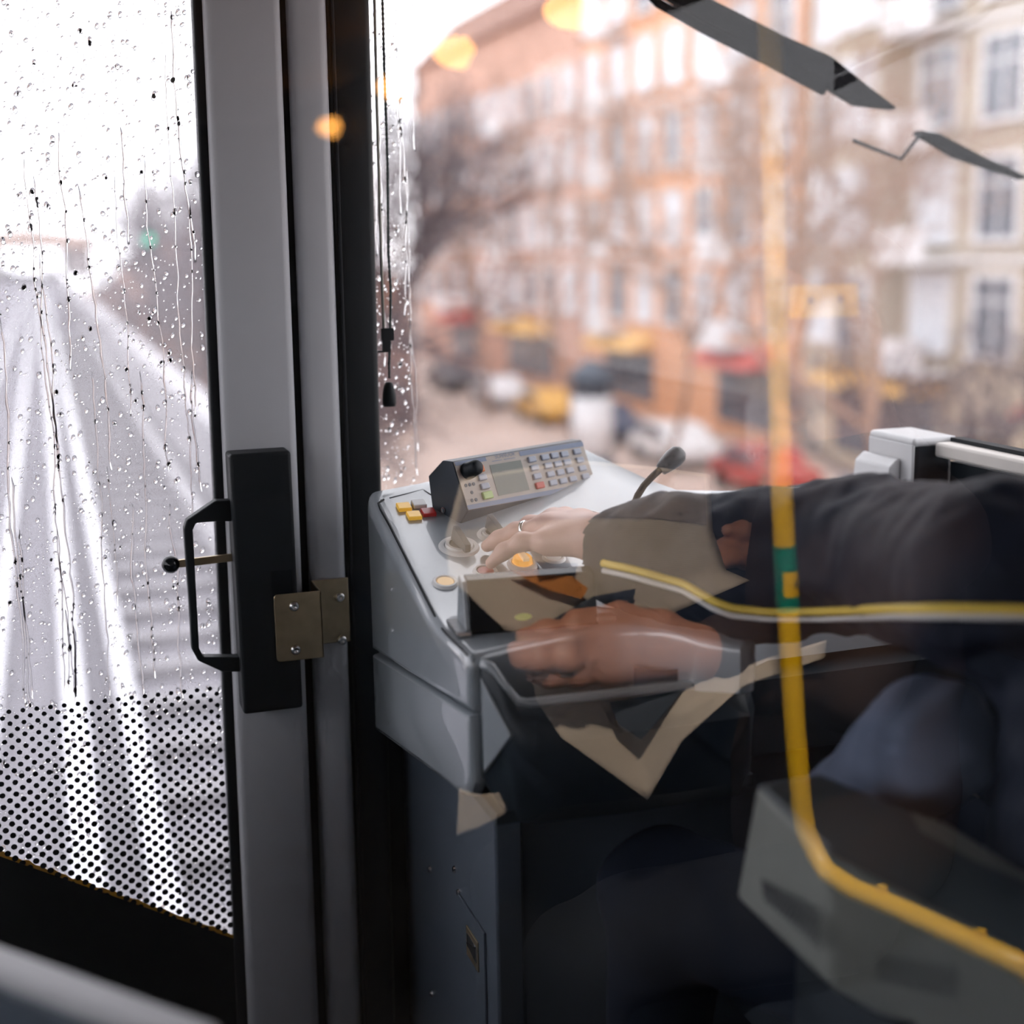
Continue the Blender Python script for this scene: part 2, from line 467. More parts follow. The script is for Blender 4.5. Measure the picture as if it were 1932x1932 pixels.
upright(eL, eR, YD - 0.012, YD + 0.05, 0.012, 'stile', 'paint_grey', door)
upright(lambda z: eG(z), lambda z: eL(z) + 0.004, YD + 0.002, YD + 0.03, 0.004, 'gasket', 'rubber_black', door)
upright(lambda z: -0.66, lambda z: -0.53, YD - 0.012, YD + 0.05, 0.012, 'stile', 'paint_grey', door)
upright(lambda z: -0.54, lambda z: -0.52, YD + 0.002, YD + 0.03, 0.004, 'gasket', 'rubber_black', door)
MB().box((-0.66, YD - 0.01, 1.88), (0.33, YD + 0.05, 1.96)).build('top_rail', 'paint_grey', door, bevel=0.008)
MB().box((-0.66, YD - 0.005, 0.0), (0.30, YD + 0.05, 0.22)).build('bottom_panel', 'void_black', door, bevel=0.004)
YG = YD + 0.014                                # inner face of the door glass
pane = MB().sheetY(-0.53, eG(1.0) + 0.03, YG, 0.2, 1.9).build('pane', 'pane_wet', door)
# printed dots and the solid black band at the foot of the glass
A0, A1 = atY(0, 1615, YG), atY(440, 1770, YG)
sl = (A1[2] - A0[2]) / (A1[0] - A0[0])
zline = lambda x: A0[2] + sl * (x - A0[0])
XL, XR = -0.53, eG(0.5) + 0.012
MB().prism([(XL, YG - 0.001, zline(XL)), (XR, YG - 0.001, zline(XR)), (XR, YG - 0.001, 0.2), (XL, YG - 0.001, 0.2)], (0, -0.0015, 0)).build('black_print_band', 'void_black', pane)
ap = []
for k in range(0, 91):
    x = XL + (XR - XL) * k / 90
    ap.append((x, zline(x) + 0.0075 + 0.0030 * math.sin(k * 2.3) * math.sin(k * 0.9)))
m = MB()
for (x0, t0), (x1, t1) in zip(ap[:-1], ap[1:]):
    m.add([(x0, YG - 0.0008, zline(x0) - 0.002), (x1, YG - 0.0008, zline(x1) - 0.002), (x1, YG - 0.0008, t1), (x0, YG - 0.0008, t0)], [(0, 1, 2, 3)])
m.build('amber_print_edge', 'amber_edge', pane)
T0, T1 = atY(25, 1347, YG), atY(396, 1299, YG)
m = MB(); sx = 0.01885; sz = 0.0178
row = 0; z = T1[2]
while z > 0.28:
    x = T1[0] + 0.0094 + (sx / 2 if row % 2 else 0) + 0 * sx
    while x > XL:
        xo, zo = x - 0.0094, z
        if zo > zline(xo) - 0.004 and xo < eG(zo) - 0.003:
            f_ = (T1[2] - zo) / 0.4
            r = 0.0034 + 0.0013 * min(1, f_ * 1.6) + 0.0001 * random.random()
            m.add([(xo + r * math.cos(2 * math.pi * k / 12), YG - 0.0012, zo + r * math.sin(2 * math.pi * k / 12)) for k in range(12)], [tuple(range(12))])
        x -= sx
    z -= sz / 2; row += 1
m.build('dot_print', 'void_black', pane, kind='stuff')

# jamb, black seal strips and pillar
upright(eJ, eK, YD + 0.005, YD + 0.09, 0.014, 'trim_1', 'paint_grey', None)['kind'] = 'structure'
upright(lambda z: eR(z) - 0.006, lambda z: eJ(z) + 0.006, YD + 0.03, YD + 0.08, 0.004, 'trim_2', 'rubber_black', None)['kind'] = 'structure'
upright(lambda z: eK(z) - 0.004, lambda z: eW(z) + 0.012, YD + 0.02, YD + 0.14, 0.010, 'trim_3', 'black_plastic', None)['kind'] = 'structure'
upright(lambda z: eK(z) + 0.006, lambda z: eK(z) + 0.011, YD + 0.012, YD + 0.03, 0.002, 'trim_4', 'rubber_black', None)['kind'] = 'structure'
MB().box((-0.72, YD, 0), (-0.66, 2.16, 1.96)).build('trim_5', 'paint_grey', None, bevel=0.008, kind='structure')

# windscreen and side window
w1 = struct('window_1', (0.9, 2.16, 0.9))
MB().sheetY(0.45, 1.32, 2.16, 0.88, 1.96).build('pane', 'pane_wiped', w1)
MB().sheetY(-1.32, -0.70, 2.16, 0.88, 1.96).build('pane', 'pane_wet', w1)
w2 = struct('window_2', (1.31, 1.3, 1.13))
MB().sheetX(1.32, 0.50, 2.16, 1.00, 1.96).build('pane', 'pane_wiped', w2)
MB().box((1.27, 0.50, 1.124), (1.315, 1.765, 1.146)).build('sill', 'sill_cream', w2, bevel=0.004)
MB().box((1.298, 0.50, 1.146), (1.318, 1.765, 1.152)).build('gasket', 'rubber_black', w2)
w2b = struct('window_%d' % n_win, (-1.31, 1.3, 1.13))
MB().sheetX(-1.32, 0.50, 2.16, 1.00, 1.96).build('pane', 'pane_wiped', w2b)
MB().box((-1.315, 0.50, 1.126), (-1.27, 1.76, 1.146)).build('sill', 'wall_cream', w2b, bevel=0.004)

# ------------------------------------------------------------------ rain on the glass
water = water_mat(); MATS['rain_water'] = water
def rain(name, label, x0f, x1f, z0, z1, n, Y, rmin, rmax, streaks, seed):
    R = random.Random(seed); m = MB(); k = 8
    for i in range(n):
        z = R.uniform(z0, z1); x = R.uniform(x0f, x1f(z) if callable(x1f) else x1f)
        r = rmin + (rmax - rmin) * R.random() ** 2.6; e = R.uniform(1.0, 1.7); sh = R.uniform(-0.2, 0.9)
        rings = []
        for (q, h) in ((1.0, 0.0), (0.86, 0.34), (0.5, 0.58), (0.12, 0.66)):
            rings.append([(x + r * q * math.cos(2 * math.pi * j / k) + sh * r * 0.5 * q * math.sin(2 * math.pi * j / k), Y + r * h * 0.8,
                           z + r * e * q * math.sin(2 * math.pi * j / k)) for j in range(k)])
        m.loft(rings)
    for (sxx, za, zb, wd) in streaks:
        pts = []; zz = za; x = sxx; i = 0
        while zz > zb:
            x += R.uniform(-1, 1) * 0.0022; pts.append((x, zz)); zz -= R.uniform(0.010, 0.022)
        if len(pts) < 3: continue
        rings = []
        for j, (x, zz) in enumerate(pts):
            ww = wd * (0.6 + 0.5 * R.random()) * (0.35 if j == 0 else 1)
            rings.append([(x - ww, Y, zz), (x - ww * 0.6, Y + ww * 0.35, zz), (x, Y + ww * 0.5, zz), (x + ww * 0.6, Y + ww * 0.35, zz), (x + ww, Y, zz)])
        m.loft(rings)
    o = m.build(name, 'rain_water', None, smooth=True, kind='stuff'); tag(o, label, 'raindrops'); return o
R0 = random.Random(3)
st = []
for px, py0, py1 in ((45, 300, 1330), (62, 330, 900), (75, 480, 1350), (110, 250, 700), (150, 350, 900), (170, 700, 1330), (215, 330, 800), (230, 240, 470), (275, 300, 900),
                     (310, 100, 1000), (320, 20, 500), (355, 380, 800), (362, 700, 950), (20, 900, 1350), (35, 1000, 1345), (105, 1000, 1330), (125, 1150, 1345), (140, 1180, 1330),
                     (265, 700, 1300), (250, 950, 1320), (318, 950, 1340), (200, 880, 1150), (3, 600, 1345)):
    a, b = atY(px, py0, YG), atY(px, py1, YG); st.append((a[0], a[2], b[2], R0.uniform(0.0010, 0.0018)))
rain('raindrops', 'rain drops and rivulets on the front door glass', -0.50, lambda z: eG(z) - 0.002, 0.40, 1.86, 7500, YG + 0.0005, 0.0009, 0.0036, st, 11)
st2 = [(atY(px, a, 2.16)[0], atY(px, a, 2.16)[2], atY(px, b, 2.16)[2], 0.0014) for px, a, b in ((700, 10, 500), (712, 100, 700), (745, 30, 300), (752, 0, 900), (760, 180, 420), (765, 300, 600), (772, 600, 860), (778, 0, 300))]
rain('raindrops', 'rain drops along the unwiped left edge of the windscreen', 0.47, 0.556, 1.0, 1.9, 700, 2.1605, 0.0008, 0.0036, st2, 12)

# ------------------------------------------------------------------ door lock, bracket, blind cord, wiper, ledge
YB = 1.940
a, b, c = atY(432, 858, YB), atY(549, 851, YB), atY(455, 1350, YB)
lock = thing('door_lock', 'black lock case with a pull handle on the grey front door stile', 'door lock', (a[0] + 0.04, YB, c[2]))
MB().box((a[0], YB, c[2]), (b[0], YD - 0.012, a[2])).build('case', 'black_plastic', lock, bevel=0.005, seg=3)
o1 = atY(510, 1078, YB); o2 = atY(553, 1122, YB)
MB().box((o1[0], YB - 0.0015, o2[2]), (o2[0], YB + 0.004, o1[2])).build('latch_slot', 'void_black', lock, bevel=0.001)
YH = YB + 0.018
out = [(440, 944), (406, 945), (352, 982), (347, 1000), (358, 1150), (362, 1225), (374, 1247), (420, 1268), (454, 1268)]
inn = [(440, 984), (408, 984), (370, 987), (364, 1000), (372, 1150), (376, 1225), (384, 1240), (420, 1240), (454, 1240)]
rings = []
for q, w_ in zip(out, inn):
    A_, B_ = atY(*q, YH), atY(*w_, YH)
    rings.append([A_, B_, B_ + np.array([0, 0.02, 0]), A_ + np.array([0, 0.02, 0])])
MB().loft(rings).build('pull_handle', 'black_plastic', lock, bevel=0.002)
k0, k1 = atY(322, 1065, YH + 0.018), atY(440, 1051, YH + 0.018)
lv = MB().obox((k0 + k1) / 2 + np.array([0.004, 0, 0]), (1, 0, (k1 - k0)[2] / (k1 - k0)[0]), (0, 1, 0), (0, 0, 1), (abs(k1 - k0)[0] / 2, 0.003, 0.0055)).build('lever', 'brass', lock, bevel=0.001)
MB().ball(k0, 0.0128, 20, 14).build('knob', 'black_gloss', lv, smooth=True)

br = thing('strike_bracket', 'brass coloured bent metal bracket screwed across lock case and jamb', 'bracket', (0.33, 1.936, 0.84))
YP, YQ = YB - 0.004, YD + 0.0015
p00, p10, p11, p01 = (atY(*q, YP) for q in ((516, 1123), (606, 1113), (610, 1242), (523, 1250)))
q00, q01 = atY(607, 1110, YQ), atY(612, 1243, YQ)
q10, q11 = atY(657, 1100, YQ), atY(661, 1228, YQ)
zt, zb_ = p00[2], p01[2]; x0, x1 = p00[0], p10[0]; x2 = q10[0]
rq = .006; pl_ = [(x1, zb_), (x1, zt)]
for (cx_, cz_, a0) in ((x0 + rq, zt - rq, 90), (x0 + rq, zb_ + rq, 180)):
    for k in range(5): t_ = math.radians(a0 + 22.5 * k); pl_.append((cx_ + rq * math.cos(t_), cz_ + rq * math.sin(t_)))
MB().prism([(x_, YP, z_) for x_, z_ in pl_], (0, .003, 0)).build('front_plate', 'brass', br, bevel=0.0008)
MB().box((x1 - 0.003, YP, zb_ + 0.001), (x1, YQ + 0.003, zt - 0.001)).build('flange', 'brass', br, bevel=0.0008)
MB().box((x1 - 0.003, YQ, zb_ + 0.001), (x2, YQ + 0.003, zt)).build('rear_plate', 'brass', br, bevel=0.0013)
for (px, py, Y) in ((555, 1144, YP), (558, 1226, YP), (641, 1127, YQ), (645, 1208, YQ)):
    c = atY(px, py, Y)
    s_ = MB().lathe(c, (0, -1, 0), [(0.0078, 0), (0.0075, 0.002), (0.0055, 0.0042), (0.0026, 0.005), (0.0024, 0.0035), (0.0001, 0.0035)], 18).build('screw', 'steel', br, smooth=True)

YC = 2.06
cd = thing('blind_cord', 'thin blind cord and dark beaded chain with an acorn pull beside the windscreen', 'blind cord', atY(735, 760, YC))
MB().tube([atY(705, -60, YC), atY(711, 200, YC), atY(718, 450, YC), atY(724, 625, YC)], 0.0022, 8).build('cord', 'cord_light', cd, smooth=True)
ch = [atY(720, -60, YC), atY(725, 130, YC), atY(731, 300, YC), atY(733, 480, YC), atY(737, 540, YC), atY(736, 640, YC), atY(734, 690, YC), atY(735, 718, YC)]
pts = []; rad = []
for A_, B_ in zip(ch[:-1], ch[1:]):
    n_ = max(2, int(np.linalg.norm(B_ - A_) / 0.0035))
    for k in range(n_): pts.append(A_ + (B_ - A_) * k / n_); rad.append(0.0026 if len(pts) % 2 else 0.0016)
MB().tube(pts, rad, 6).build('beaded_chain', 'cord_dark', cd, smooth=True)
c1 = atY(731, 630, YC); MB().box(c1 - np.array([0.0095, 0.004, 0.010]), c1 + np.array([0.0095, 0.004, 0.009])).build('clamp', 'black_plastic', cd, bevel=0.001)
c2 = atY(729, 652, YC); MB().box(c2 - np.array([0.006, 0.003, 0.010]), c2 + np.array([0.006, 0.003, 0.008])).box(c2 + np.array([-0.017, -0.001, -0.010]), c2 + np.array([0.004, 0.001, -0.0075])).build('cord_stop', 'black_plastic', cd)
MB().lathe(atY(735, 767, YC), (0, 0, 1), [(0.001, 0), (0.0095, 0.0005), (0.0108, 0.006), (0.0105, 0.018), (0.0082, 0.030), (0.0055, 0.037), (0.001, 0.038)], 20).build('acorn_pull', 'black_plastic', cd, smooth=True)

YWI = 2.205
wp = thing('windscreen_wiper', 'black wiper arm and blade across the top right of the windscreen', 'wiper', atY(1640, 205, YWI))
def bar(pts, Y, thick, name, mt, parent):
    rings = []
    for (px, py, w_) in pts:
        c = atY(px, py, Y); d = np.array([0.45, 0, 1.0]); d = d / np.linalg.norm(d)
        h = w_ / 1240.0 / 2
        rings.append([c + d * h, c - d * h, c - d * h + np.array([0, thick, 0]), c + d * h + np.array([0, thick, 0])])
    return MB().loft(rings).build(name, mt, parent, bevel=0.0015)
bar([(1180, -75, 40), (1330, 15, 46), (1470, 88, 52), (1560, 132, 62), (1625, 178, 50), (1690, 204, 6)], YWI, 0.018, 'wiper_arm', 'wiper_black', wp)
bar([(1200, -40, 14), (1245, 5, 16), (1340, 58, 18), (1450, 110, 24), (1560, 170, 22)], YWI - 0.02, 0.012, 'wiper_blade', 'wiper_black', wp)
wp2 = thing('windscreen_wiper', 'short dark wiper linkage below the wiper arm, near the right edge', 'wiper', atY(1800, 290, YWI + 0.05))
bar([(1735, 250, 10), (1770, 262, 26), (1810, 285, 30), (1850, 302, 22), (1935, 335, 10)], YWI + 0.05, 0.02, 'link_arm', 'wiper_black', wp2)
MB().tube([atY(1738, 252, YWI + 0.05), atY(1700, 300, YWI + 0.05), atY(1660, 285, YWI + 0.05), atY(1610, 265, YWI + 0.05)], 0.0035, 8).build('hose', 'rubber_black', wp2, smooth=True)

L0, L1 = atZ(0, 1778, 0.93), atZ(432, 1935, 0.93)
e = nrm(L1 - L0); w_ = nrm(np.cross(e, [0, 0, 1])); w_ = w_ if w_[1] < 0 else -w_
La = L0 - e * 0.75; Lb = L1 - e * 0.005
lg = thing('counter_ledge', 'grey capped ledge of the low dark counter in the bottom left corner', 'ledge', (La + Lb) / 2 - np.array([0, 0, 0.93]))
cc = (La + Lb) / 2 + w_ * 0.016; hl = np.linalg.norm(Lb - La) / 2
MB().obox(cc - np.array([0, 0, 0.007]), e, w_, (0, 0, 1), (hl, 0.016, 0.007)).build('cap', 'paint_grey', lg, bevel=0.006, seg=4)
MB().obox(cc - np.array([0, 0, 0.468]) - e * 0.01, e, w_, (0, 0, 1), (hl - 0.012, 0.014, 0.453)).build('panel', 'cabinet_blue', lg, bevel=0.003)

# ------------------------------------------------------------------ driver's desk
XD0, XD1 = 0.425, 1.24
def interp(x, xs, ys):
    return float(np.interp(x, xs, ys))
NX = [.427, .509, .57, .623, .650, .675, .697, .729, .748, .77, .80, .86, 1.24]
NY = [1.436, 1.464, 1.480, 1.492, 1.480, 1.452, 1.400, 1.362, 1.366, 1.40, 1.48, 1.53, 1.54]
FX = [.425, .53, .66, .80, .83, .88, 1.0, 1.24]
FY = [1.945, 1.968, 2.03, 2.04, 1.98, 1.885, 1.862, 1.86]
yn = lambda x: interp(x, NX, NY); yf = lambda x: interp(x, FX, FY)
SLP = 0.306
def ztop(y): return 0.996 + max(0.0, y - 1.60) * SLP
zgr = lambda y: 0.926 - 0.136 * (y - 1.44)
PP0 = np.array([0, 1.60, 0.996]); PN = nrm(np.cross([1, 0, 0], [0, 1, SLP])); PV = nrm([0, 1, SLP])
def on_panel(px, py): return atP(px, py, PP0, PN)
desk = thing('driver_desk', 'grey moulded driver desk with sloping control panel under the windscreen', 'control desk', (0.8, 1.7, 0.16))
def desk_ring(x, top, bot, ins, rr=0.012):
    y0, y1 = yn(x) + ins, yf(x) - ins; pts = []
    zt_ = top(y0) - ins
    pts.append((x, y0, bot(y0) + ins))
    for k in range(5):
        a = math.pi / 2 * k / 4
        pts.append((x, y0 + rr - rr * math.cos(a), zt_ - rr + rr * math.sin(a)))
    for y in np.linspace(max(y0 + 0.03, 1.57), y1 - 0.03, 8): pts.append((x, float(y), top(float(y)) - ins))
    zf = top(y1) - ins
    for k in range(4):
        a = math.pi / 2 * k / 3
        pts.append((x, y1 - rr + rr * math.sin(a), zf - rr + rr * math.cos(a)))
    pts.append((x, y1, bot(y1) + ins))
    return pts
def xsecs(r=0.014):
    xs = [(XD0 + r * (1 - math.sin(math.pi / 2 * k / 4)), r * (1 - math.cos(math.pi / 2 * k / 4))) for k in range(4, -1, -1)]
    xs = [(XD0 + r * (1 - math.cos(t)), r * (1 - math.sin(t))) for t in np.linspace(0, math.pi / 2, 5)]
    return xs + [(x, 0.0) for x in (.45, .48, .51, .54, .57, .60, .623, .637, .650, .663, .675, .686, .697, .71, .729, .74, .748, .76, .77, .785, .80, .83, .86, .89, .93, 1.0, 1.1, 1.24)]
MB().loft([desk_ring(x, ztop, lambda y: zgr(y) + 0.0012, i) for x, i in xsecs()]).build('upper_shell', 'desk_grey', desk, smooth=True).data.set_sharp_from_angle(angle=math.radians(50))
def low_ring(x, ins):
    y0, y1 = yn(min(x, .45)) + ins, 1.945 - ins
    return [(x, y0, zgr(y0) - 0.0012 - ins * .2), (x, y0, 0.842 + ins), (x, y0 + 0.02, 0.818 + ins), (x, y0 + 0.055, 0.806 + ins), (x, y0 + 0.10, 0.800 + ins), (x, y1, 0.735 + ins), (x, y1, zgr(y1) - 0.0012 - ins * .2)]
MB().loft([low_ring(x, i) for x, i in [(XD0 + .012 * (1 - math.cos(t)), .012 * (1 - math.sin(t))) for t in np.linspace(0, math.pi / 2, 4)] + [(.446, 0)]]).build('lower_shell', 'desk_grey', desk, smooth=True).data.set_sharp_from_angle(angle=math.radians(40))
MB().box((.446, 1.50, .80), (1.22, 1.93, .90)).build('desk_core', 'desk_dark', desk)
# seam beside the left rim
sm = [on_panel(*q) + PN * .0004 for q in ((724, 943), (714, 950), (718, 962), (735, 992), (770, 1062), (800, 1122), (831, 1183))] + [atZ(*q, .9966) for q in ((842, 1196), (860, 1214), (882, 1237))]
MB().tube(sm, 0.0016, 6).build('panel_seam', 'rubber_black', desk, smooth=True)
MB().tube([on_panel(735, 940) + PN * 0.0003, on_panel(798, 924) + PN * 0.0003, on_panel(815, 935) + PN * 0.0003], 0.0009, 6).build('panel_seam', 'desk_dark', desk, smooth=True)
# pocket in front of the fascia
def pk(x, rimy, rimz, bely, belz, boty, botz):
    return [(x, rimy + 0.008, rimz - 0.02), (x, rimy + 0.008, rimz - 0.003), (x, rimy + 0.004, rimz), (x, rimy - 0.002, rimz - 0.001), (x, rimy - 0.007, rimz - 0.007),
            (x, bely, belz), (x, bely + 0.004, belz - 0.02), (x, boty, botz), (x, boty + 0.02, botz)]
MB().loft([pk(.440, 1.436, .984, 1.428, .955, 1.438, .85), pk(.449, 1.428, .982, 1.415, .945, 1.43, .83), pk(.461, 1.418, .962, 1.394, .918, 1.415, .81), pk(.474, 1.412, .943, 1.385, .905, 1.41, .80),
           pk(.50, 1.411, .940, 1.383, .90, 1.41, .795), pk(.60, 1.414, .938, 1.384, .90, 1.41, .79), pk(.72, 1.412, .936, 1.384, .90, 1.41, .79), pk(.755, 1.41, .934, 1.384, .90, 1.41, .79), pk(.775, 1.43, .93, 1.41, .90, 1.42, .80)]).build('pocket_front', 'desk_dark', desk, smooth=True).data.set_sharp_from_angle(angle=math.radians(45))  # front wall coloured near black to stand in for shade
MB().tube([(.441, 1.437, .985), (.449, 1.430, .983), (.461, 1.420, .963), (.474, 1.414, .944), (.488, 1.4125, .9405), (.50, 1.412, .940), (.60, 1.415, .938), (.72, 1.413, .936), (.755, 1.411, .934), (.772, 1.428, .931)], .0062, 12).build('pocket_rim', 'desk_grey', desk, smooth=True)
MB().prism([(.4365, 1.431, .972), (.4385, 1.433, .855), (.459, 1.391, .912)], (.006, .004, 0)).build('pocket_chamfer', 'desk_grey', desk, bevel=.002)
MB().box((.446, 1.41, .80), (.775, 1.55, .815)).build('pocket_floor', 'desk_dark', desk)
rings = []
for t in np.linspace(math.pi * 1.02, math.pi * 1.98, 14):
    cx, cy = .684 + .046 * math.cos(t), 1.462 + .030 * math.sin(t)
    rings.append([(cx, cy, .86), (cx, cy, .953), (cx * .9 + .0684, cy * .9 + .1462, .950), (cx * .9 + .0684, cy * .9 + .1462, .86)])
MB().loft(rings).build('cup_recess', 'cabinet_blue', desk, bevel=0.001)

def square_button(px, py, mt, up=0.006):
    c = on_panel(px, py)
    MB().obox(c + PN * up / 2, (1, 0, 0), PV, PN, (0.0098, 0.0098, up / 2)).build('square_button', mt, desk, bevel=0.0012)
for px, py, mt in ((762, 960, 'lens_yellow'), (790, 954, 'lens_white'), (781, 976, 'lens_yellow'), (808, 970, 'lens_red')): square_button(px, py, mt)
def round_button(px, py, mt, r=0.0165, up=0.004, knob=0.0):
    c = on_panel(px, py)
    rg = MB().disc(c, PN, r, up, 28, r1=r * 0.66, r_top=r * 0.88).build('button_bezel', 'white_ring', desk, smooth=True)
    rg.data.set_sharp_from_angle(angle=math.radians(50))
    MB().disc(c + PN * 0.0005, PN, r * 0.66, max(up - 0.0015, knob), 24, r_top=r * 0.62).build('lens', mt, rg)
    return c
for px, py, mt, r in ((840, 1100, 'lens_peach', .0175), (916, 1080, 'lens_red', .0175), (990, 1003, 'lens_green', .0175), (1115, 976, 'lens_pink', .0175), (1062, 985, 'lens_white', .0165), (1045, 1053, 'lens_white', .0165)):
    round_button(px, py, mt, r)
c = on_panel(985, 1066)
rg = MB().disc(c, PN, .021, .005, 28, r1=.013, r_top=.018).build('button_bezel', 'white_ring', desk, smooth=True)
MB().disc(c, PN, .0145, .013, 24, r_top=.0125).build('lens', 'lens_amber', rg, bevel=.001)
MB().obox(c + PN * .0145, nrm(on_panel(995, 1075) - on_panel(978, 1053)), nrm(np.cross(PN, on_panel(995, 1075) - on_panel(978, 1053))), PN, (.013, .0045, .0025)).build('lit_bar', 'lens_peach', rg, bevel=.001)
def selector(px, py, q0, q1, r):
    c = on_panel(px, py)
    rg = MB().disc(c, PN, r, .003, 32, r1=r * .70, r_top=r * .92).disc(c, PN, r * .70, .006, 28, r1=r * .46, r_top=r * .66).build('selector_bezel', 'white_ring', desk, smooth=True)
    rg.data.set_sharp_from_angle(angle=math.radians(50))
    MB().disc(c, PN, r * .46, .004, 24).build('selector_base', 'switch_grey', rg)
    d = nrm(on_panel(*q1) - on_panel(*q0)); t = np.cross(PN, d); L_ = .0215
    A_ = [c - d * L_ * .8 + PN * .004, c + d * L_ * 1.15 + PN * .004, c + d * L_ * 1.15 + PN * .016, c - d * L_ * .35 + PN * .026, c - d * L_ * .62 + PN * .027]
    MB().prism([p_ - t * .0045 for p_ in A_], t * .009).build('selector_handle', 'switch_grey', rg, bevel=.001)
selector(866, 1032, (848, 1010), (890, 1050), .0285)
selector(931, 1010, (915, 990), (955, 1022), .0235)
c = atZ(1152, 1140, .998)
kb = MB().disc(c, (0, 0, 1), .020, .012, 28, r_top=.017).build('lever_base', 'white_ring', desk, bevel=.001)
MB().obox(atZ(1163, 1129, 1.012), (1, 0, 0), (0, 1, 0), (0, 0, 1), (.008, .004, .004)).build('lever_tip', 'lens_amber', kb, bevel=.001)

# black flap box standing on the desk
B0 = atZ(882, 1199, .9965); B1 = atZ(1130, 1178, .9965)
bx = nrm([B1[0] - B0[0], B1[1] - B0[1], 0]); bw = np.linalg.norm((B1 - B0)[:2])
T0_ = atP(873, 1090, B0, bx); bup = nrm(T0_ - B0); bh = np.linalg.norm(T0_ - B0); bn = nrm(np.cross(bx, bup)); bn = bn if bn[1] < 0 else -bn
fb = thing('document_box', 'glossy black flap box with a green sticker standing on the desk', 'document box', (B0 + B1) / 2)
bk = np.array([bx[1] * -1, bx[0], 0])
tb = .022; bb = .055
P_ = [B0, B0 + bk * bb, B0 + bup * bh * .94 + bk * tb, B0 + bup * bh * 1.0 + bk * (tb - .006), B0 + bup * bh * .93 + bk * .001]
MB().prism([p_ + bx * .004 for p_ in P_], bx * (bw - .004)).build('case', 'black_gloss', fb, bevel=.002)
MB().prism([p_ - bx * .0015 for p_ in P_], bx * .0055).build('side_plate', 'desk_grey', fb, bevel=.001)
MB().obox(B0 + bk * .028 + np.array([-.006, -.004, .004]), bk, bx, (0, 0, 1), (.032, .009, .003)).build('hinge_foot', 'steel', fb, bevel=.001)
MB().obox(B1 + bk * .008 + np.array([.010, 0, .006]), bk, bx, (0, 0, 1), (.010, .012, .003)).build('hinge_foot', 'switch_grey', fb, bevel=.001)
sc_ = atP(987, 1164, B0, bn) + bn * .0012
m = MB(); m.add([sc_ + bx * .0105 * math.cos(t) + bup * .0042 * math.sin(t) for t in np.linspace(0, 2 * math.pi, 25)[:-1]], [tuple(range(24))]); m.build('sticker', 'sticker_green', fb)
MB().tube([B0 + bk * .02 + np.array([.09, -.05, .0015]), B0 + np.array([.13, -.045, .0015])], .012, 10).build('catch', 'desk_dark', fb, smooth=True) if False else None

# radio control unit
ZR = 1.086
R0_, R1_ = atZ(882, 965, ZR), atZ(1125, 915, ZR)
rx = nrm(R1_ - R0_); rw = np.linalg.norm(R1_ - R0_)
R2_ = atP(853, 871, R0_, rx); ru = nrm(R2_ - R0_); rh = np.linalg.norm(R2_ - R0_); rn = nrm(np.cross(rx, ru)); rn = rn if rn[1] < 0 else -rn
rd = thing('radio_unit', 'beige and blue radio control unit with keypad and small screen', 'radio', (R0_ + R1_) / 2)
rb = np.array([-rx[1], rx[0], 0])
prof = [R0_, R0_ + ru * rh, R0_ + ru * rh + rb * .020, R0_ + ru * rh * .62 + rb * .062, R0_ + rb * .072 + np.array([0, 0, -.012]), R0_ + rb * .066 + np.array([0, 0, -.030]), R0_ + rb * .02 + np.array([0, 0, -.026])]
MB().prism([p_ + rx * 0.0 for p_ in prof], rx * rw).build('housing', 'radio_dark', rd, bevel=.002)
MB().prism([R0_ + rb * .075 + np.array([0, 0, -.05]), R0_ + rb * .012 + np.array([0, 0, -.05]), R0_ + rb * .02 + np.array([0, 0, -.018]), R0_ + rb * .07 + np.array([0, 0, -.018])], rx * rw * .985).build('stand', 'desk_grey', rd, bevel=.002)
def on_face(px, py): return atP(px, py, R0_, rn)
def crop(cx, cy): return (720 + cx / 4.2, 800 + cy / 4.2)
def fq(pts, lift): return [on_face(*crop(*q)) + rn * lift for q in pts]
fp = MB().prism(fq([(566, 303), (1583, 138), (1700, 497), (683, 685)], .0002), rn * .0015).build('face_plate', 'radio_face', rd, bevel=.0008)
MB().prism(fq([(669, 648), (1688, 460), (1699, 495), (682, 683)], .0018), rn * .0004).build('blue_band', 'radio_blue', fp)
MB().prism(fq([(1080, 222), (1582, 141), (1595, 178), (1092, 258)], .0018), rn * .0004).build('blue_band', 'radio_blue', fp)
MB().prism(fq([(570, 305), (815, 265), (825, 296), (580, 336)], .0018), rn * .0004).build('blue_band', 'radio_blue', fp)
MB().prism(fq([(848, 330), (1095, 288), (1166, 525), (920, 572)], .0018), rn * .0004).build('screen', 'screen', fp)
def key(cx, cy, mt, w=.0082, h=.0045):
    c = on_face(*crop(cx, cy)); MB().obox(c + rn * .003, rx, ru, rn, (w, h, .0022)).build('key', mt, fp, bevel=.0016, seg=2)
keys = [(1180, 285), (1200, 352), (1222, 418), (1283, 268), (1308, 335), (1328, 402), (1348, 470), (1360, 254), (1385, 322), (1405, 388), (1427, 455),
        (1437, 243), (1458, 308), (1480, 372), (1503, 440), (1537, 222), (1560, 290), (1580, 355), (1604, 420), (787, 428), (808, 497)]
for q in keys: key(*q, 'radio_key')
key(1243, 490, 'key_red', .0090, .0050); key(765, 360, 'key_orange', .0090, .0050); key(829, 568, 'key_green', .0098, .0056)
for q in ((660, 490), (692, 484), (722, 478), (708, 545), (710, 608), (742, 602)):
    MB().disc(on_face(*crop(*q)) + rn * .0016, rn, .0026, .0008, 12).build('indicator_lamp', 'radio_dark', fp)
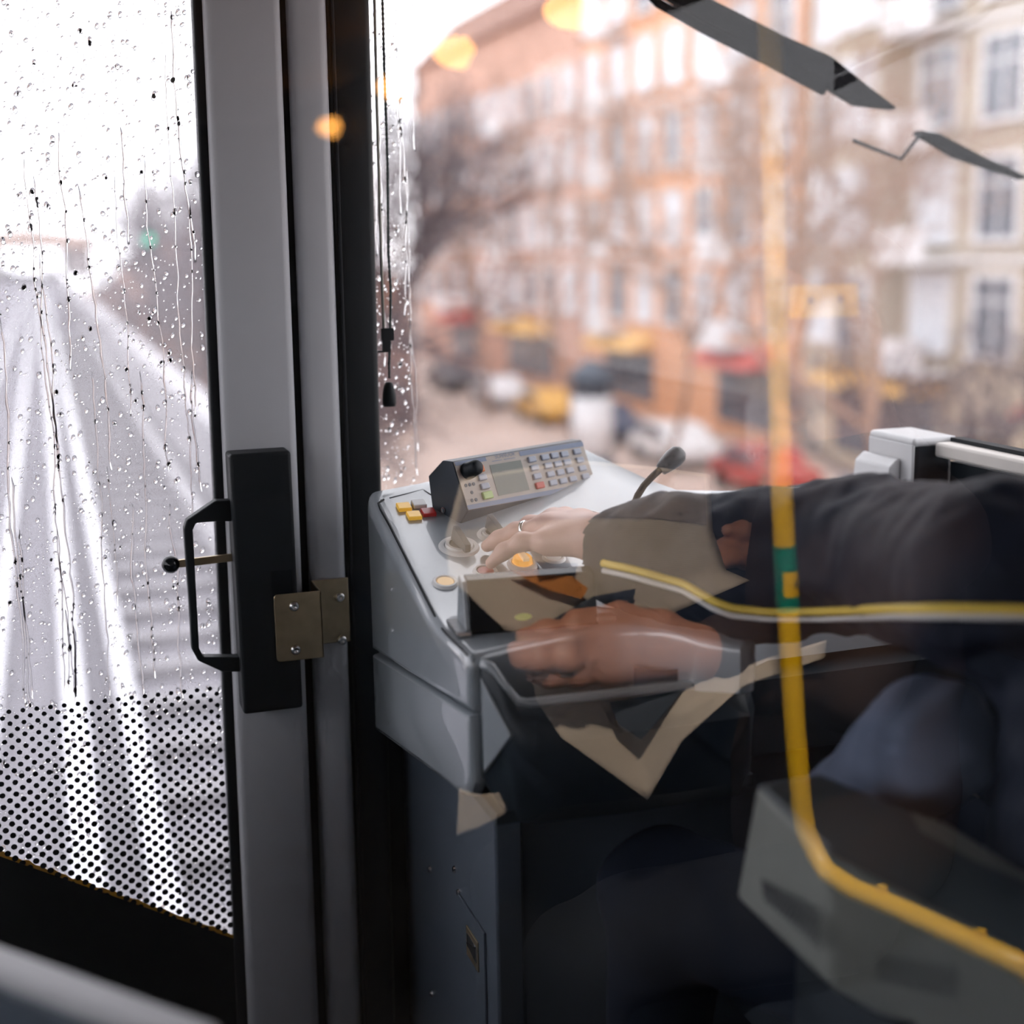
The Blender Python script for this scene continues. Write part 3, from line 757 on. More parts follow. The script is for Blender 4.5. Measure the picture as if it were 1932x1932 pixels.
c = on_face(*crop(672, 378)); MB().lathe(c, rn, [(.0125, .001), (.0125, .010), (.0115, .014), (.0108, .024), (.008, .0275), (.0005, .028)], 22).build('knob', 'black_plastic', rd, smooth=True)
c = (prof[0] + prof[4]) / 2 + rb * .012 - rx * .0005 + np.array([0, 0, .002]); MB().disc(c, -rx, .0045, .002, 14, r1=.0028).build('side_screw', 'steel', rd)
def text_mesh(s, size, origin, ex, ey, en, name, mt, parent):
    cu = bpy.data.curves.new(name, 'FONT'); cu.body = s; cu.size = size; cu.resolution_u = 2
    to = bpy.data.objects.new(name, cu); COL.objects.link(to)
    dg = bpy.context.evaluated_depsgraph_get(); me = bpy.data.meshes.new_from_object(to.evaluated_get(dg)); bpy.data.objects.remove(to)
    for v in me.vertices: q = v.co.copy(); v.co = Vector(np.asarray(origin) + ex * q.x + ey * q.y + en * .0003)
    return put(name, me, mt, parent)
text_mesh('SCHNOOR', .0085, on_face(*crop(893, 279)) + rn * .0018, rx, ru, rn, 'maker_lettering', 'radio_blue', fp)
MB().prism(fq([(868, 297), (946, 284), (947, 289), (869, 302)], .0018), rn * .0002).build('small_print', 'radio_blue', fp)
MB().prism(fq([(960, 282), (1050, 267), (1051, 272), (961, 287)], .0018), rn * .0002).build('small_print', 'radio_blue', fp)

# gooseneck microphone
YM = 1.80
mc = thing('microphone', 'dark gooseneck microphone rising behind the driver sleeve', 'microphone', on_panel(1195, 955))
MB().tube([on_panel(1195, 955), atY(1203, 935, YM), atY(1215, 916, YM), atY(1232, 898, YM), atY(1252, 880, YM)], .0052, 10).build('gooseneck', 'black_plastic', mc, smooth=True)
ma, mb_ = atY(1246, 887, YM), atY(1287, 850, YM); md_ = nrm(mb_ - ma); ml = np.linalg.norm(mb_ - ma)
MB().lathe(ma, md_, [(.001, 0), (.009, .0005), (.0125, ml * .28), (.0145, ml * .6), (.0135, ml * .85), (.008, ml * 1.0), (.001, ml * 1.02)], 18).build('capsule', 'switch_grey', mc, smooth=True)

# stepped side console at the right window
scn = thing('side_console', 'stepped console with sky sheen painted as a white top in the corner below the side window', 'console', (1.2, 1.7, .16))
ZT, ZL = 1.153, 1.118
sA = atZ(1668, 816, ZT)
yb0 = atZ(1750, 826, ZT)[1]; yb1 = atZ(1750, 807, ZT)[1]
MB().box((sA[0] + .004, yb0 + .004, .5), (1.31, yb1 + .02, ZT - .006)).build('upper_body', 'cab_dark', scn, bevel=.008)  # body coloured near black for its shaded front
MB().box((sA[0], yb0, ZT - .014), (1.315, yb1 + .024, ZT)).build('sheen_cap', 'white_finish', scn, bevel=.006, seg=3)  # sky sheen on grey parts, put in as white cap, plate and step
MB().box((sA[0], yb0 + .002, 1.0), (sA[0] + .005, yb1 + .024, ZT - .010)).build('side_plate', 'white_finish', scn, bevel=.002)
sB = atZ(1607, 850, ZL)
MB().prism([(sB[0] - .01, yb0 + .03, 1.02), (sB[0], yb0 + .03, ZL - .012), (sB[0] + .014, yb0 + .03, ZL), (sA[0] - .001, yb0 + .03, ZL), (sA[0] - .001, yb0 + .03, 1.02)], (0, yb1 - yb0, 0)).build('lower_step', 'white_finish', scn, bevel=.004, seg=2)

# cabinet under the desk
cb = thing('under_desk_cabinet', 'dark blue grey cabinet below the desk with a metal latch', 'cabinet', (.8, 1.8, .16))
MB().box((.50, 1.60, .16), (1.20, 2.08, .80)).build('body', 'cabinet_blue', cb, bevel=.003)
MB().box((.492, 1.563, .16), (.53, 1.602, .80)).build('corner_post', 'paint_grey' if False else 'cabinet_blue', cb, bevel=.004)
q = atX(866, 1686, .5); q2 = atX(917, 1755, .5)
ad = MB().box((.4965, q2[1], .17), (.5005, q[1], .545)).build('access_door', 'cabinet_blue', cb, bevel=.001)
l0, l1 = atX(880, 1745, .4955), atX(903, 1835, .4955)
lt = MB().box((.4945, l1[1], l1[2]), (.497, l0[1], l0[2])).build('latch_plate', 'brass', ad, bevel=.0008)
lm = (l0 + l1) / 2
MB().prism([(.4930, l0[1] - .004, l1[2] + .020), (.4930, l1[1] + .004, l1[2] + .012), (.4930, l1[1] + .004, l1[2] + .034)], (.002, 0, 0)).build('latch_tongue', 'steel', ad)
MB().box((.4935, l1[1] + .006, l0[2] - .028), (.4955, l0[1] - .006, l0[2] - .008)).build('latch_button', 'steel', ad, bevel=.0005)
for px, py in ((858, 1640), (812, 1640), (815, 1875), (866, 1684)):
    MB().disc(atX(px, py, .4995), (-1, 0, 0), .0055, .003, 14, r_top=.004).build('screw', 'steel', cb)

# ------------------------------------------------------------------ driver
from mathutils.bvhtree import BVHTree
def bvh_of(o):
    me = o.data
    return BVHTree.FromPolygons([v.co.copy() for v in me.vertices], [tuple(p.vertices) for p in me.polygons])
def surf(bv, px, py, back=0.0):
    d = Vector(ray(px, py)).normalized(); h = bv.ray_cast(Vector(CAM), d)
    return None if h[0] is None else np.array(h[0]) + np.array(h[1]) * back
def head_prims(c, f, s=1.0):
    """head centred at c, looking along f"""
    c = np.asarray(c, float); f = nrm(f); u = np.array([0, 0, 1.0]); r = np.cross(f, u); R = np.array([r, f, u])
    P = lambda a, b, g: c + s * (r * a + f * b + u * g)
    pr = [('e', P(0, -.012, .03), np.array([.074, .092, .088]) * s, R), ('e', P(0, .012, -.035), np.array([.060, .074, .078]) * s, R),
          ('c', P(0, .068, -.098), .022 * s, P(0, .055, -.085), .030 * s),
          ('c', P(0, .088, .010), .007 * s, P(0, .112, -.028), .012 * s), ('c', P(-.010, .098, -.032), .007 * s, P(.010, .098, -.032), .007 * s),
          ('c', P(-.045, .072, .030), .010 * s, P(.045, .072, .030), .010 * s), ('c', P(-.020, .088, -.058), .006 * s, P(.020, .088, -.058), .006 * s),
          ('c', P(-.018, .085, -.070), .006 * s, P(.018, .085, -.070), .006 * s),
          ('e', P(-.078, -.005, -.005), np.array([.010, .018, .031]) * s, R), ('e', P(.078, -.005, -.005), np.array([.010, .018, .031]) * s, R),
          ('c', P(0, -.02, -.06), .055 * s, P(0, -.035, -.17), .058 * s)]
    eyes = [P(-.031, .073, .010), P(.031, .073, .010)]
    return pr, eyes, P, R
def hand_prims(W, chains, thumb, palm_r=.019, wr=.026, fore=None):
    """W: wrist; chains: list of (mcp, pip, dip, tip, r); thumb: (cmc, mcp, tip, r)"""
    W = np.asarray(W, float); pr = []
    if fore is not None: pr.append(('c', fore, wr * 1.15, W, wr))
    for (m_, p_, d_, t_, r) in chains:
        pr += [('c', W + (np.asarray(m_) - W) * .12, wr * .82, m_, palm_r * .86), ('c', m_, r * 1.32, p_, r * 1.08), ('c', p_, r * 1.10, d_, r * .95), ('c', d_, r * .96, t_, r * .82)]
    (c_, m_, t_, r) = thumb
    pr += [('c', W, wr * .8, c_, r * 1.8), ('c', c_, r * 1.7, m_, r * 1.25), ('c', m_, r * 1.2, t_, r * .85)]
    return pr

drv = thing('person', 'driver in a dark jacket with yellow piping reaching a ringed left hand to the desk', 'person', (1.0, .95, .16))
W = atY(1128, 1016, 1.61)
hand = [ # pinky, ring, middle, index of the left hand
    (atY(1036, 1022, 1.650), atY(985, 1022, 1.672), atY(951, 1040, 1.688), atY(927, 1062, 1.696), .0098),
    (atY(1032, 994, 1.682), atY(974, 1003, 1.716), atY(941, 1017, 1.732), atY(919, 1030, 1.742), .0102),
    (atY(1046, 984, 1.706), atY(1000, 990, 1.748), atY(975, 1004, 1.762), atY(960, 1022, 1.760), .0102),
    (atY(1066, 982, 1.726), atY(1030, 984, 1.766), atY(1008, 996, 1.780), atY(994, 1012, 1.776), .0100)]
thumb = (atY(1098, 992, 1.665), atY(1078, 996, 1.712), atY(1058, 1016, 1.745), .0108)
elbow = atY(1612, 1042, 1.32)
hp = sdf_mesh(hand_prims(W, hand, thumb, palm_r=.0215, wr=.030, fore=W + (elbow - W) * .35), .012, .0017, pad=.012)
sh_l = np.array([.84, 1.06, 1.13]); sh_r = np.array([1.17, .98, 1.13])
hpr, eyes, HP, HR = head_prims((1.03, 1.0, 1.40), (-.15, 1, -.05))
core = hpr + [('c', (1.02, .97, 1.24), .055, (1.02, .95, 1.10), .09), ('c', (1.02, .93, 1.05), .13, (1.02, .90, .72), .13)]
hdm = sdf_mesh(core, .02, .006)
rh_w = np.array([1.02, 1.30, .82])
rhand = [(rh_w + np.array([-.03 + .02 * i, .085 + (.008 if i in (1, 2) else 0), .006]), rh_w + np.array([-.034 + .022 * i, .125, -.008]), rh_w + np.array([-.035 + .022 * i, .145, -.024]), rh_w + np.array([-.035 + .022 * i, .152, -.042]), .009) for i in range(4)]
rhp = sdf_mesh(hand_prims(rh_w, rhand, (rh_w + np.array([-.03, .03, 0]), rh_w + np.array([-.05, .065, -.005]), rh_w + np.array([-.05, .10, -.015]), .010), fore=rh_w + np.array([.06, -.12, .04])), .012, .0035, pad=.012)
dbody = body('body', [hp, hdm, rhp], 'skin', drv)
# ring
i0, i1 = hand[1][0], hand[1][1]; rc = i0 + (i1 - i0) * .72; rdv = nrm(i1 - i0)
ra = nrm(np.cross(rdv, [0, 0, 1])); rb_ = np.cross(rdv, ra)
MB().loft([[rc + rdv * dz + (ra * math.cos(t) + rb_ * math.sin(t)) * rr for t in np.linspace(0, 2 * math.pi, 25)[:-1]] for dz, rr in ((-.0028, .0118), (-.0022, .0134), (.0022, .0134), (.0028, .0118))], caps=False).build('finger_ring', 'silver', drv, smooth=True)
for e_ in eyes:
    ey = MB().ball(e_, .0125, 14, 10).build('eye', 'lens_white', drv, smooth=True)
    MB().ball(e_ + nrm((-.15, 1, -.05)) * .0085, .0062, 12, 8).build('iris', 'hair', ey, smooth=True)
hr_ = sdf_mesh([('e', HP(0, -.022, .045), (.084, .098, .086), HR), ('e', HP(0, -.045, -.02), (.078, .072, .085), HR)], .02, .006,
               extra=lambda P, D: np.maximum(D + .0035 * vnoise(P, 90, 1), ((P - HP(0, .062, .052)) @ HR[1]) * .8 + ((P - HP(0, .062, .052)) @ HR[2]) * -.6 - .0))
body('hair', [hr_], 'hair', drv)
# jacket
S = [(atY(1152, 1048, 1.585), .047), (atY(1200, 1050, 1.555), .063), (atY(1290, 1056, 1.500), .077), (atY(1430, 1066, 1.41), .084), (elbow, .080), (sh_l, .092)]
jk = [('c', S[i][0], S[i][1], S[i + 1][0], S[i + 1][1]) for i in range(len(S) - 1)]
jk += [('c', sh_l, .085, (1.02, .95, 1.15), .09), ('c', sh_r, .085, (1.02, .95, 1.15), .09), ('c', (1.02, .94, 1.08), .165, (1.02, .92, .70), .17), ('c', (.93, .97, 1.02), .12, (.93, .95, .72), .14),
       ('c', sh_r, .078, (1.215, 1.12, .88), .062), ('c', (1.215, 1.12, .88), .062, rh_w + np.array([.02, -.03, .01]), .046), ('c', (1.02, .96, 1.20), .075, (1.02, .94, 1.14), .09)]
armd = nrm(S[4][0] - S[0][0])
def folds(P, D):
    t = P @ armd
    return D + .0055 * vnoise(P, 42, 2) * (.3 + .7 * np.abs(np.sin(t * 11))) + .0035 * vnoise(P, 95, 5)
jm = sdf_mesh(jk, .035, .0075, extra=folds)
# open the cuff
cu0 = S[0][0]; cun = nrm(S[0][0] - S[1][0])
V, Q = jm; keep = ((V - cu0) @ cun < .012) | (np.linalg.norm(V - cu0, axis=1) > .12)
Q = Q[keep[Q].all(1)]
jacket = body('jacket', [(V, Q)], 'jacket', drv)
bv = bvh_of(jacket)
def piping(path, r, name, mt, dy=0):
    pts = []
    for (A_, B_) in zip(path[:-1], path[1:]):
        for k in range(8):
            q = (A_[0] + (B_[0] - A_[0]) * k / 8, A_[1] + (B_[1] - A_[1]) * k / 8 + dy); h = surf(bv, *q, back=.0015)
            if h is not None: pts.append(h)
    if len(pts) > 3:
        P_ = np.array(pts)
        for _ in range(3): P_[1:-1] = (P_[:-2] + 2 * P_[1:-1] + P_[2:]) / 4
        MB().tube(list(P_), r, 8).build(name, mt, jacket, smooth=True)
pth = [(1140, 1062), (1185, 1071), (1240, 1086), (1290, 1100), (1315, 1114), (1345, 1132), (1380, 1146), (1450, 1153), (1560, 1152), (1680, 1148), (1800, 1147), (1930, 1150), (1990, 1153), (2080, 1158), (2180, 1166)]
piping(pth, .0050, 'yellow_piping', 'piping_yellow'); piping(pth, .0036, 'white_piping', 'piping_white', 14)
body('shirt_hem', [sdf_mesh([('c', atY(1750, 1402, 1.10), .066, atY(1600, 1535, 1.17), .052)], .02, .006, extra=lambda P, D: D + .007 * vnoise(P, 55, 6))], 'thigh_cloth', drv)
# trousers, shoes
tr = [('c', (.95, .92, .66), .13, (.90, 1.05, .66), .10), ('c', (.90, 1.05, .66), .098, (.655, 1.40, .685), .074), ('c', (.655, 1.40, .685), .072, (.66, 1.44, .25), .058),
      ('c', (1.08, .92, .66), .13, (1.08, 1.08, .66), .10), ('c', (1.08, 1.08, .66), .098, (1.08, 1.44, .68), .076), ('c', (1.08, 1.44, .68), .074, (1.08, 1.46, .25), .058)]
body('trousers', [sdf_mesh(tr, .03, .011, extra=lambda P, D: D + .005 * vnoise(P, 30, 4))], 'trousers', drv)
for x in (.66, 1.08):
    body('shoe', [sdf_mesh([('c', (x, 1.42, .215), .045, (x, 1.53, .198), .034), ('e', (x, 1.475, .176), (.042, .11, .018), None)], .015, .006)], 'black_plastic', drv)

ds = thing('driver_chair', 'dark upholstered driver chair in the shadow under the driver', 'chair', (1.0, .85, .16))
MB().box((.78, .66, .42), (1.26, 1.10, .535)).build('seat_cushion', 'seat_fabric', ds, bevel=.03, seg=3)
MB().box((.80, .56, .50), (1.24, .68, 1.12)).build('backrest', 'seat_fabric', ds, bevel=.03, seg=3)
MB().lathe((1.02, .85, .16), (0, 0, 1), [(.001, 0), (.16, .001), (.15, .02), (.05, .04), (.05, .27), (.001, .27)], 20).build('pedestal', 'steel', ds, smooth=True)

# grey box with two perforated grilles beside the driver seat
hb = thing('heater_box', 'grey green box with two perforated grilles beside the driver seat', 'heater box', (.68, .95, .16))
top = [(.607, 1.10, .941), (.592, .95, .941), (.735, .815, .868), (.83, .87, .868), (.74, .99, .925), (.675, 1.105, .941)]
botm = [(.606, 1.135, .812), (.604, .95, .812), (.745, .812, .742), (.84, .87, .742), (.75, 1.0, .80), (.68, 1.13, .812)]
MB().loft([botm, top], caps=True).build('shell', 'box_grey', hb, bevel=.006, seg=2)
MB().loft([[(x + .0, y, z + .0012) for x, y, z in top], [((x - .69) * .93 + .69, (y - .98) * .93 + .98, z + .004) for x, y, z in top]]).build('lid', 'box_top', hb, bevel=.002)
def grille(quad, p0, n_, cols, rows):
    n_ = nrm(n_); Qd = [atP(*q, p0, n_) for q in quad]; nn = n_ if n_ @ (CAM - np.asarray(p0)) > 0 else -n_
    m = MB()
    for i in range(cols):
        for j in range(rows):
            u = (i + .5 + (.5 if j % 2 else 0)) / (cols + .5); v = (j + .5) / rows
            c = Qd[0] * (1 - u) * (1 - v) + Qd[1] * u * (1 - v) + Qd[2] * u * v + Qd[3] * (1 - u) * v + nn * .0012
            ax_ = nrm(Qd[1] - Qd[0]); ay_ = nrm(np.cross(nn, ax_)); r = np.linalg.norm(Qd[1] - Qd[0]) / cols * .31
            m.add([c + ax_ * r * math.cos(t) + ay_ * r * math.sin(t) for t in np.linspace(0, 2 * math.pi, 9)[:-1]], [tuple(range(8))])
    m.build('grille_holes', 'vent_dark', hb, kind='stuff')
n1 = np.cross(np.array(top[1]) - np.array(top[0]), np.array(botm[0]) - np.array(top[0])); n2 = np.cross(np.array(top[2]) - np.array(top[1]), np.array(botm[1]) - np.array(top[1]))
grille([(1437, 1658), (1551, 1716), (1553, 1795), (1440, 1694)], np.array(top[0]) , n1, 13, 6)
grille([(1654, 1797), (1812, 1826), (1808, 1884), (1652, 1848)], np.array(top[1]), n2, 16, 7)
MB().box((.63, .90, .16), (.74, 1.06, .80)).build('pedestal', 'cab_dark', hb, bevel=.004)

# ------------------------------------------------------------------ passenger side, seen as a reflection in the partition
mat('lamp_warm', (1.0, .8, .5), .4, emit=(1.0, .42, .08), estr=7.0)
mat('tube_white', (1, 1, 1), .4, emit=(1.0, .86, .70), estr=0.6)
def V_(px, py, Yv): return atY(px, py, Yv)
pole = thing('grab_pole', 'yellow grab pole bending into a low rail, reflected in the partition', 'grab pole', mir(V_(1508, 1500, 1.30)))
YPV = 1.30
pp = [V_(1450, -80, YPV), V_(1458, 300, YPV), V_(1475, 930, YPV), V_(1487, 1160, YPV), V_(1500, 1380, YPV), V_(1512, 1520, YPV)]
zb2 = V_(1530, 1630, YPV)[2]
pp += [V_(1517, 1565, YPV) + np.array([0, -.003, 0]), V_(1530, 1605, YPV) + np.array([0, -.012, 0]), atZ(1560, 1645, zb2 + .004), atZ(1610, 1678, zb2), atZ(1700, 1716, zb2), atZ(1850, 1785, zb2), atZ(1990, 1850, zb2)]
MB().tube(pp, .0122, 20).mirror().build('tube', 'pole_yellow', pole, smooth=True)
pp_top = [pp[0], pp[0] + np.array([-.02, 0, .45])]
MB().tube(pp_top, .0122, 16).mirror().build('tube', 'pole_yellow', pole, smooth=True)
MB().tube([V_(1480.1, 1028, YPV), V_(1486.5, 1150, YPV)], .0130, 20, caps=False).mirror().build('teal_sleeve', 'sticker_teal', pole, smooth=True)
ys = (V_(1482.6, 1075, YPV), V_(1485, 1122, YPV)); m = MB(); rr = []
for c in ys: rr.append([c + .0134 * np.array([math.cos(t), math.sin(t), 0]) for t in np.linspace(-2.35, -.75, 10)])
m.loft(rr, caps=False, closed=False).mirror(); m.build('yellow_sticker', 'pole_yellow', pole)
for (px, py) in ((1491, 1099), (1506, 1098)):
    c = V_(px, py, YPV) + np.array([0, -.0118 if px < 1500 else -.006, 0]); MB().ball(c, (.0022, .0022, .006), 8, 6).mirror().build('sticker_mark', 'vent_dark', pole)
for px, py in ((1664, 1668), (1850, 1752)):
    c = atZ(px, py + 14, zb2 + .010); MB().disc(c - np.array([0, 0, .008]), (0, 0, 1), .007, .014, 14, r_top=.006).mirror().build('clamp_bolt', 'pole_yellow', pole)
pl = [V_(1488, 540, YPV), V_(1620, 535, YPV), V_(1622, 597, YPV), V_(1490, 602, YPV)]
MB().prism(pl, (0, .004, 0)).mirror().build('mounting_plate', 'pole_yellow', pole, bevel=.001)
for px, py in ((1528, 566), (1585, 563)): MB().disc(V_(px, py, YPV - .001), (0, -1, 0), .004, .002, 12).mirror().build('screw', 'steel', pole)
MB().disc(atZ(1940, 1827, zb2), (.25, -1, 0), .016, .03, 18).mirror().build('collar', 'pole_yellow', pole, bevel=.002)

rdr = thing('person', 'passenger in a brown coat reading a newspaper, reflected in the partition', 'person', mir((1.08, 1.72, 0)))
def mmesh(VQ): V, Q = VQ; V = V.copy(); V[:, 1] = 2 * G - V[:, 1]; return V, Q[:, ::-1]
w2_ = V_(1335, 1232, 1.46)
def chain(pts, r): return tuple(pts) + (r,)
rh = [chain([V_(1150, 1190, 1.47), V_(1085, 1185, 1.465), V_(1030, 1188, 1.46), V_(985, 1200, 1.455)], .0105), chain([V_(1140, 1215, 1.45), V_(1070, 1212, 1.43), V_(1010, 1218, 1.43), V_(970, 1225, 1.435)], .0108),
      chain([V_(1140, 1243, 1.44), V_(1070, 1248, 1.42), V_(1015, 1250, 1.42), V_(978, 1250, 1.43)], .0105), chain([V_(1150, 1266, 1.44), V_(1090, 1276, 1.43), V_(1040, 1280, 1.43), V_(1005, 1276, 1.435)], .0095)]
rt = (V_(1250, 1185, 1.47), V_(1170, 1160, 1.48), V_(1085, 1165, 1.47), .0115)
h1 = sdf_mesh(hand_prims(w2_, rh, rt, palm_r=.022, wr=.030, fore=V_(1420, 1250, 1.47)), .014, .0028, pad=.012)
w3 = V_(1452, 1040, 1.86)
rh2 = [chain([V_(1405, 1018 + 12 * i, 1.86 - .01 * i), V_(1380, 1020 + 12 * i, 1.84 - .01 * i), V_(1362, 1030 + 10 * i, 1.83 - .01 * i), V_(1352, 1042 + 7 * i, 1.83 - .01 * i)], .009) for i in range(4)]
h2 = sdf_mesh(hand_prims(w3, rh2, (V_(1425, 1012, 1.85), V_(1400, 1000, 1.83), V_(1372, 1000, 1.82), .0105), fore=V_(1520, 1050, 1.87)), .012, .0032, pad=.012)
hpr2, eyes2, HP2, HR2 = head_prims((1.06, 1.72, 1.34), (-1, -.1, -.35))
hd2 = sdf_mesh(hpr2 + [('c', (1.10, 1.72, 1.20), .055, (1.12, 1.72, 1.08), .09)], .02, .007)
body('body', [mmesh(h1), mmesh(h2), mmesh(hd2)], 'skin_reader', rdr)
for e_ in eyes2: MB().ball(e_, .0125, 12, 8).mirror().build('eye', 'lens_white', rdr, smooth=True)
body('hair', [mmesh(sdf_mesh([('e', HP2(0, -.022, .045), (.086, .10, .088), HR2), ('e', HP2(0, -.045, -.02), (.08, .075, .085), HR2)], .02, .007, extra=lambda P, D: np.maximum(D, ((P - HP2(0, .062, .052)) @ HR2[1]) * .8 - ((P - HP2(0, .062, .052)) @ HR2[2]) * .6)))], 'hair', rdr)
el = V_(1600, 1265, 1.52)
ct = [('c', V_(1370, 1238, 1.47), .052, V_(1450, 1245, 1.49), .060), ('c', V_(1450, 1245, 1.49), .060, el, .070), ('c', el, .070, (1.09, 1.54, 1.06), .082), ('c', (1.09, 1.54, 1.06), .08, (1.12, 1.72, 1.10), .09),
      ('c', (1.12, 1.92, 1.06), .08, (1.12, 1.72, 1.10), .09), ('c', (1.12, 1.92, 1.06), .08, V_(1565, 1110, 1.93), .07), ('c', V_(1565, 1110, 1.93), .068, V_(1480, 1046, 1.87), .050),
      ('c', (1.11, 1.72, 1.02), .155, (1.10, 1.72, .58), .17)]
body('coat', [mmesh(sdf_mesh(ct, .035, .010, extra=lambda P, D: D + .006 * vnoise(P, 35, 3)))], 'coat_brown', rdr)
body('trousers', [mmesh(sdf_mesh([('c', (1.02, 1.62, .50), .10, (.70, 1.60, .52), .085), ('c', (1.02, 1.84, .50), .10, (.70, 1.84, .52), .085), ('c', (.72, 1.60, .52), .08, (.62, 1.60, .50), .075), ('c', (.62, 1.60, .50), .072, (.60, 1.60, .10), .055), ('c', (.72, 1.84, .52), .08, (.62, 1.84, .50), .075), ('c', (.62, 1.84, .50), .072, (.60, 1.84, .10), .055)], .02, .011))], 'denim', rdr)
for y in (1.60, 1.84): body('shoe', [mmesh(sdf_mesh([('c', (.60, y, .055), .045, (.48, y, .045), .036)], .015, .008))], 'black_plastic', rdr)

def newsprint(name, ink=0.35, cols=3.0):
    m = bpy.data.materials.new(name); m.use_nodes = True; N = m.node_tree.nodes; L = m.node_tree.links; b = N['Principled BSDF']
    b.inputs['Roughness'].default_value = .8
    uv = N.new('ShaderNodeTexCoord'); sp = N.new('ShaderNodeSeparateXYZ'); L.new(uv.outputs['UV'], sp.inputs[0])
    w = N.new('ShaderNodeTexWave'); w.wave_type = 'BANDS'; w.bands_direction = 'Y'; w.inputs['Scale'].default_value = 26; w.inputs['Distortion'].default_value = .3
    L.new(uv.outputs['UV'], w.inputs['Vector'])
    n = N.new('ShaderNodeTexNoise'); n.inputs['Scale'].default_value = 7; n.inputs['Detail'].default_value = 3; L.new(uv.outputs['UV'], n.inputs['Vector'])
    mu = N.new('ShaderNodeMath'); mu.operation = 'MULTIPLY'; L.new(w.outputs['Fac'], mu.inputs[0]); L.new(n.outputs['Fac'], mu.inputs[1])
    mu2 = N.new('ShaderNodeMath'); mu2.operation = 'MULTIPLY'; mu2.inputs[1].default_value = ink; L.new(mu.outputs[0], mu2.inputs[0])
    mx = N.new('ShaderNodeMix'); mx.data_type = 'RGBA'; mx.inputs['A'].default_value = (.70, .60, .50, 1); mx.inputs['B'].default_value = (.16, .14, .13, 1)
    L.new(mu2.outputs[0], mx.inputs['Factor']); L.new(mx.outputs['Result'], b.inputs['Base Color']); MATS[name] = m
newsprint('newsprint')
npz = thing('newspaper', 'open newspaper held by the passenger, reflected in the partition', 'newspaper', mir(V_(1200, 1300, 1.5)))
def sheet(grid, name, mt, thick=.0015):
    g = [[V_(*q) for q in row] for row in grid]; R_, C_ = len(g), len(g[0]); sub = 6
    def samp(u, v):
        i = min(int(u), R_ - 2); j = min(int(v), C_ - 2); a, b = u - i, v - j
        return g[i][j] * (1 - a) * (1 - b) + g[i + 1][j] * a * (1 - b) + g[i + 1][j + 1] * a * b + g[i][j + 1] * (1 - a) * b
    nu, nv = (R_ - 1) * sub + 1, (C_ - 1) * sub + 1
    P_ = [samp(i / sub, j / sub) for i in range(nu) for j in range(nv)]
    me = bpy.data.meshes.new(name)
    me.from_pydata([tuple(mir(p)) for p in P_], [], [(i * nv + j, i * nv + j + 1, (i + 1) * nv + j + 1, (i + 1) * nv + j) for i in range(nu - 1) for j in range(nv - 1)])
    uvl = me.uv_layers.new(name='uv')
    for lp in me.loops:
        i, j = divmod(lp.vertex_index, nv); uvl.data[lp.index].uv = (j / (nv - 1), i / (nu - 1))
    o = put(name, me, mt, npz, smooth=True); md = o.modifiers.new('solid', 'SOLIDIFY'); md.thickness = thick
    return o
sheet([[(872, 905, 1.46), (960, 888, 1.50), (1090, 868, 1.55), (1230, 880, 1.60), (1340, 895, 1.64)],
       [(842, 1010, 1.46), (945, 995, 1.49), (1090, 985, 1.53), (1230, 985, 1.58), (1345, 1000, 1.63)],
       [(848, 1090, 1.46), (950, 1095, 1.48), (1090, 1100, 1.51), (1230, 1100, 1.56), (1370, 1075, 1.62)],
       [(955, 1190, 1.47), (1000, 1200, 1.48), (1090, 1215, 1.50), (1250, 1165, 1.55), (1415, 1095, 1.61)]], 'upper_page', 'newsprint')
sheet([[(1000, 1255, 1.49), (1100, 1270, 1.50), (1200, 1275, 1.51), (1330, 1285, 1.44), (1440, 1245, 1.41), (1560, 1208, 1.40)],
       [(1012, 1320, 1.48), (1095, 1350, 1.48), (1190, 1370, 1.49), (1290, 1345, 1.44), (1425, 1268, 1.41), (1558, 1226, 1.40)],
       [(1060, 1392, 1.47), (1140, 1450, 1.47), (1222, 1510, 1.47), (1285, 1400, 1.44), (1400, 1295, 1.41), (1556, 1242, 1.40)]], 'lower_page', 'newsprint')
mat('photo_grey', (.40, .34, .315), .7, var=.5, scale=18)
UP = [[(872, 905, 1.46), (960, 888, 1.50), (1090, 868, 1.55), (1230, 880, 1.60), (1340, 895, 1.64)], [(842, 1010, 1.46), (945, 995, 1.49), (1090, 985, 1.53), (1230, 985, 1.58), (1345, 1000, 1.63)]]
PT = [[V_(*q) for q in r] for r in UP]
def between(u, v):                             # a point of the upper page, a hair in front of the paper
    j = min(int(v), 3); b = v - j
    p = (PT[0][j] * (1 - b) + PT[0][j + 1] * b) * (1 - u) + (PT[1][j] * (1 - b) + PT[1][j + 1] * b) * u
    return mir(p + nrm(CAM * np.array([1, -1, 1]) + np.array([0, .6, 0]) - p) * .0022)
m = MB()
gv = np.linspace(.12, 3.9, 17); gu = np.linspace(.06, .93, 7)
m.add([between(u, v) for u in gu for v in gv], [(i * 17 + j, i * 17 + j + 1, (i + 1) * 17 + j + 1, (i + 1) * 17 + j) for i in range(6) for j in range(16)])
m.build('printed_photo', 'photo_grey', npz, smooth=True)
sheet([[(866, 1488, 1.44), (905, 1500, 1.44), (942, 1496, 1.45)], [(864, 1530, 1.44), (908, 1530, 1.44), (956, 1526, 1.45)], [(862, 1578, 1.44), (905, 1562, 1.44), (954, 1536, 1.45)]], 'loose_page_corner', 'newsprint')
mat('photo_ink', (.05, .065, .09), .7, var=.5, scale=25); mat('photo_orange', (.62, .24, .06), .7, var=.4, scale=25)
def patch(pts, name, mt):
    P_ = [mir(V_(*q)) for q in pts]; m = MB(); m.add(P_, [tuple(range(len(P_)))]); return m.build(name, mt, npz)
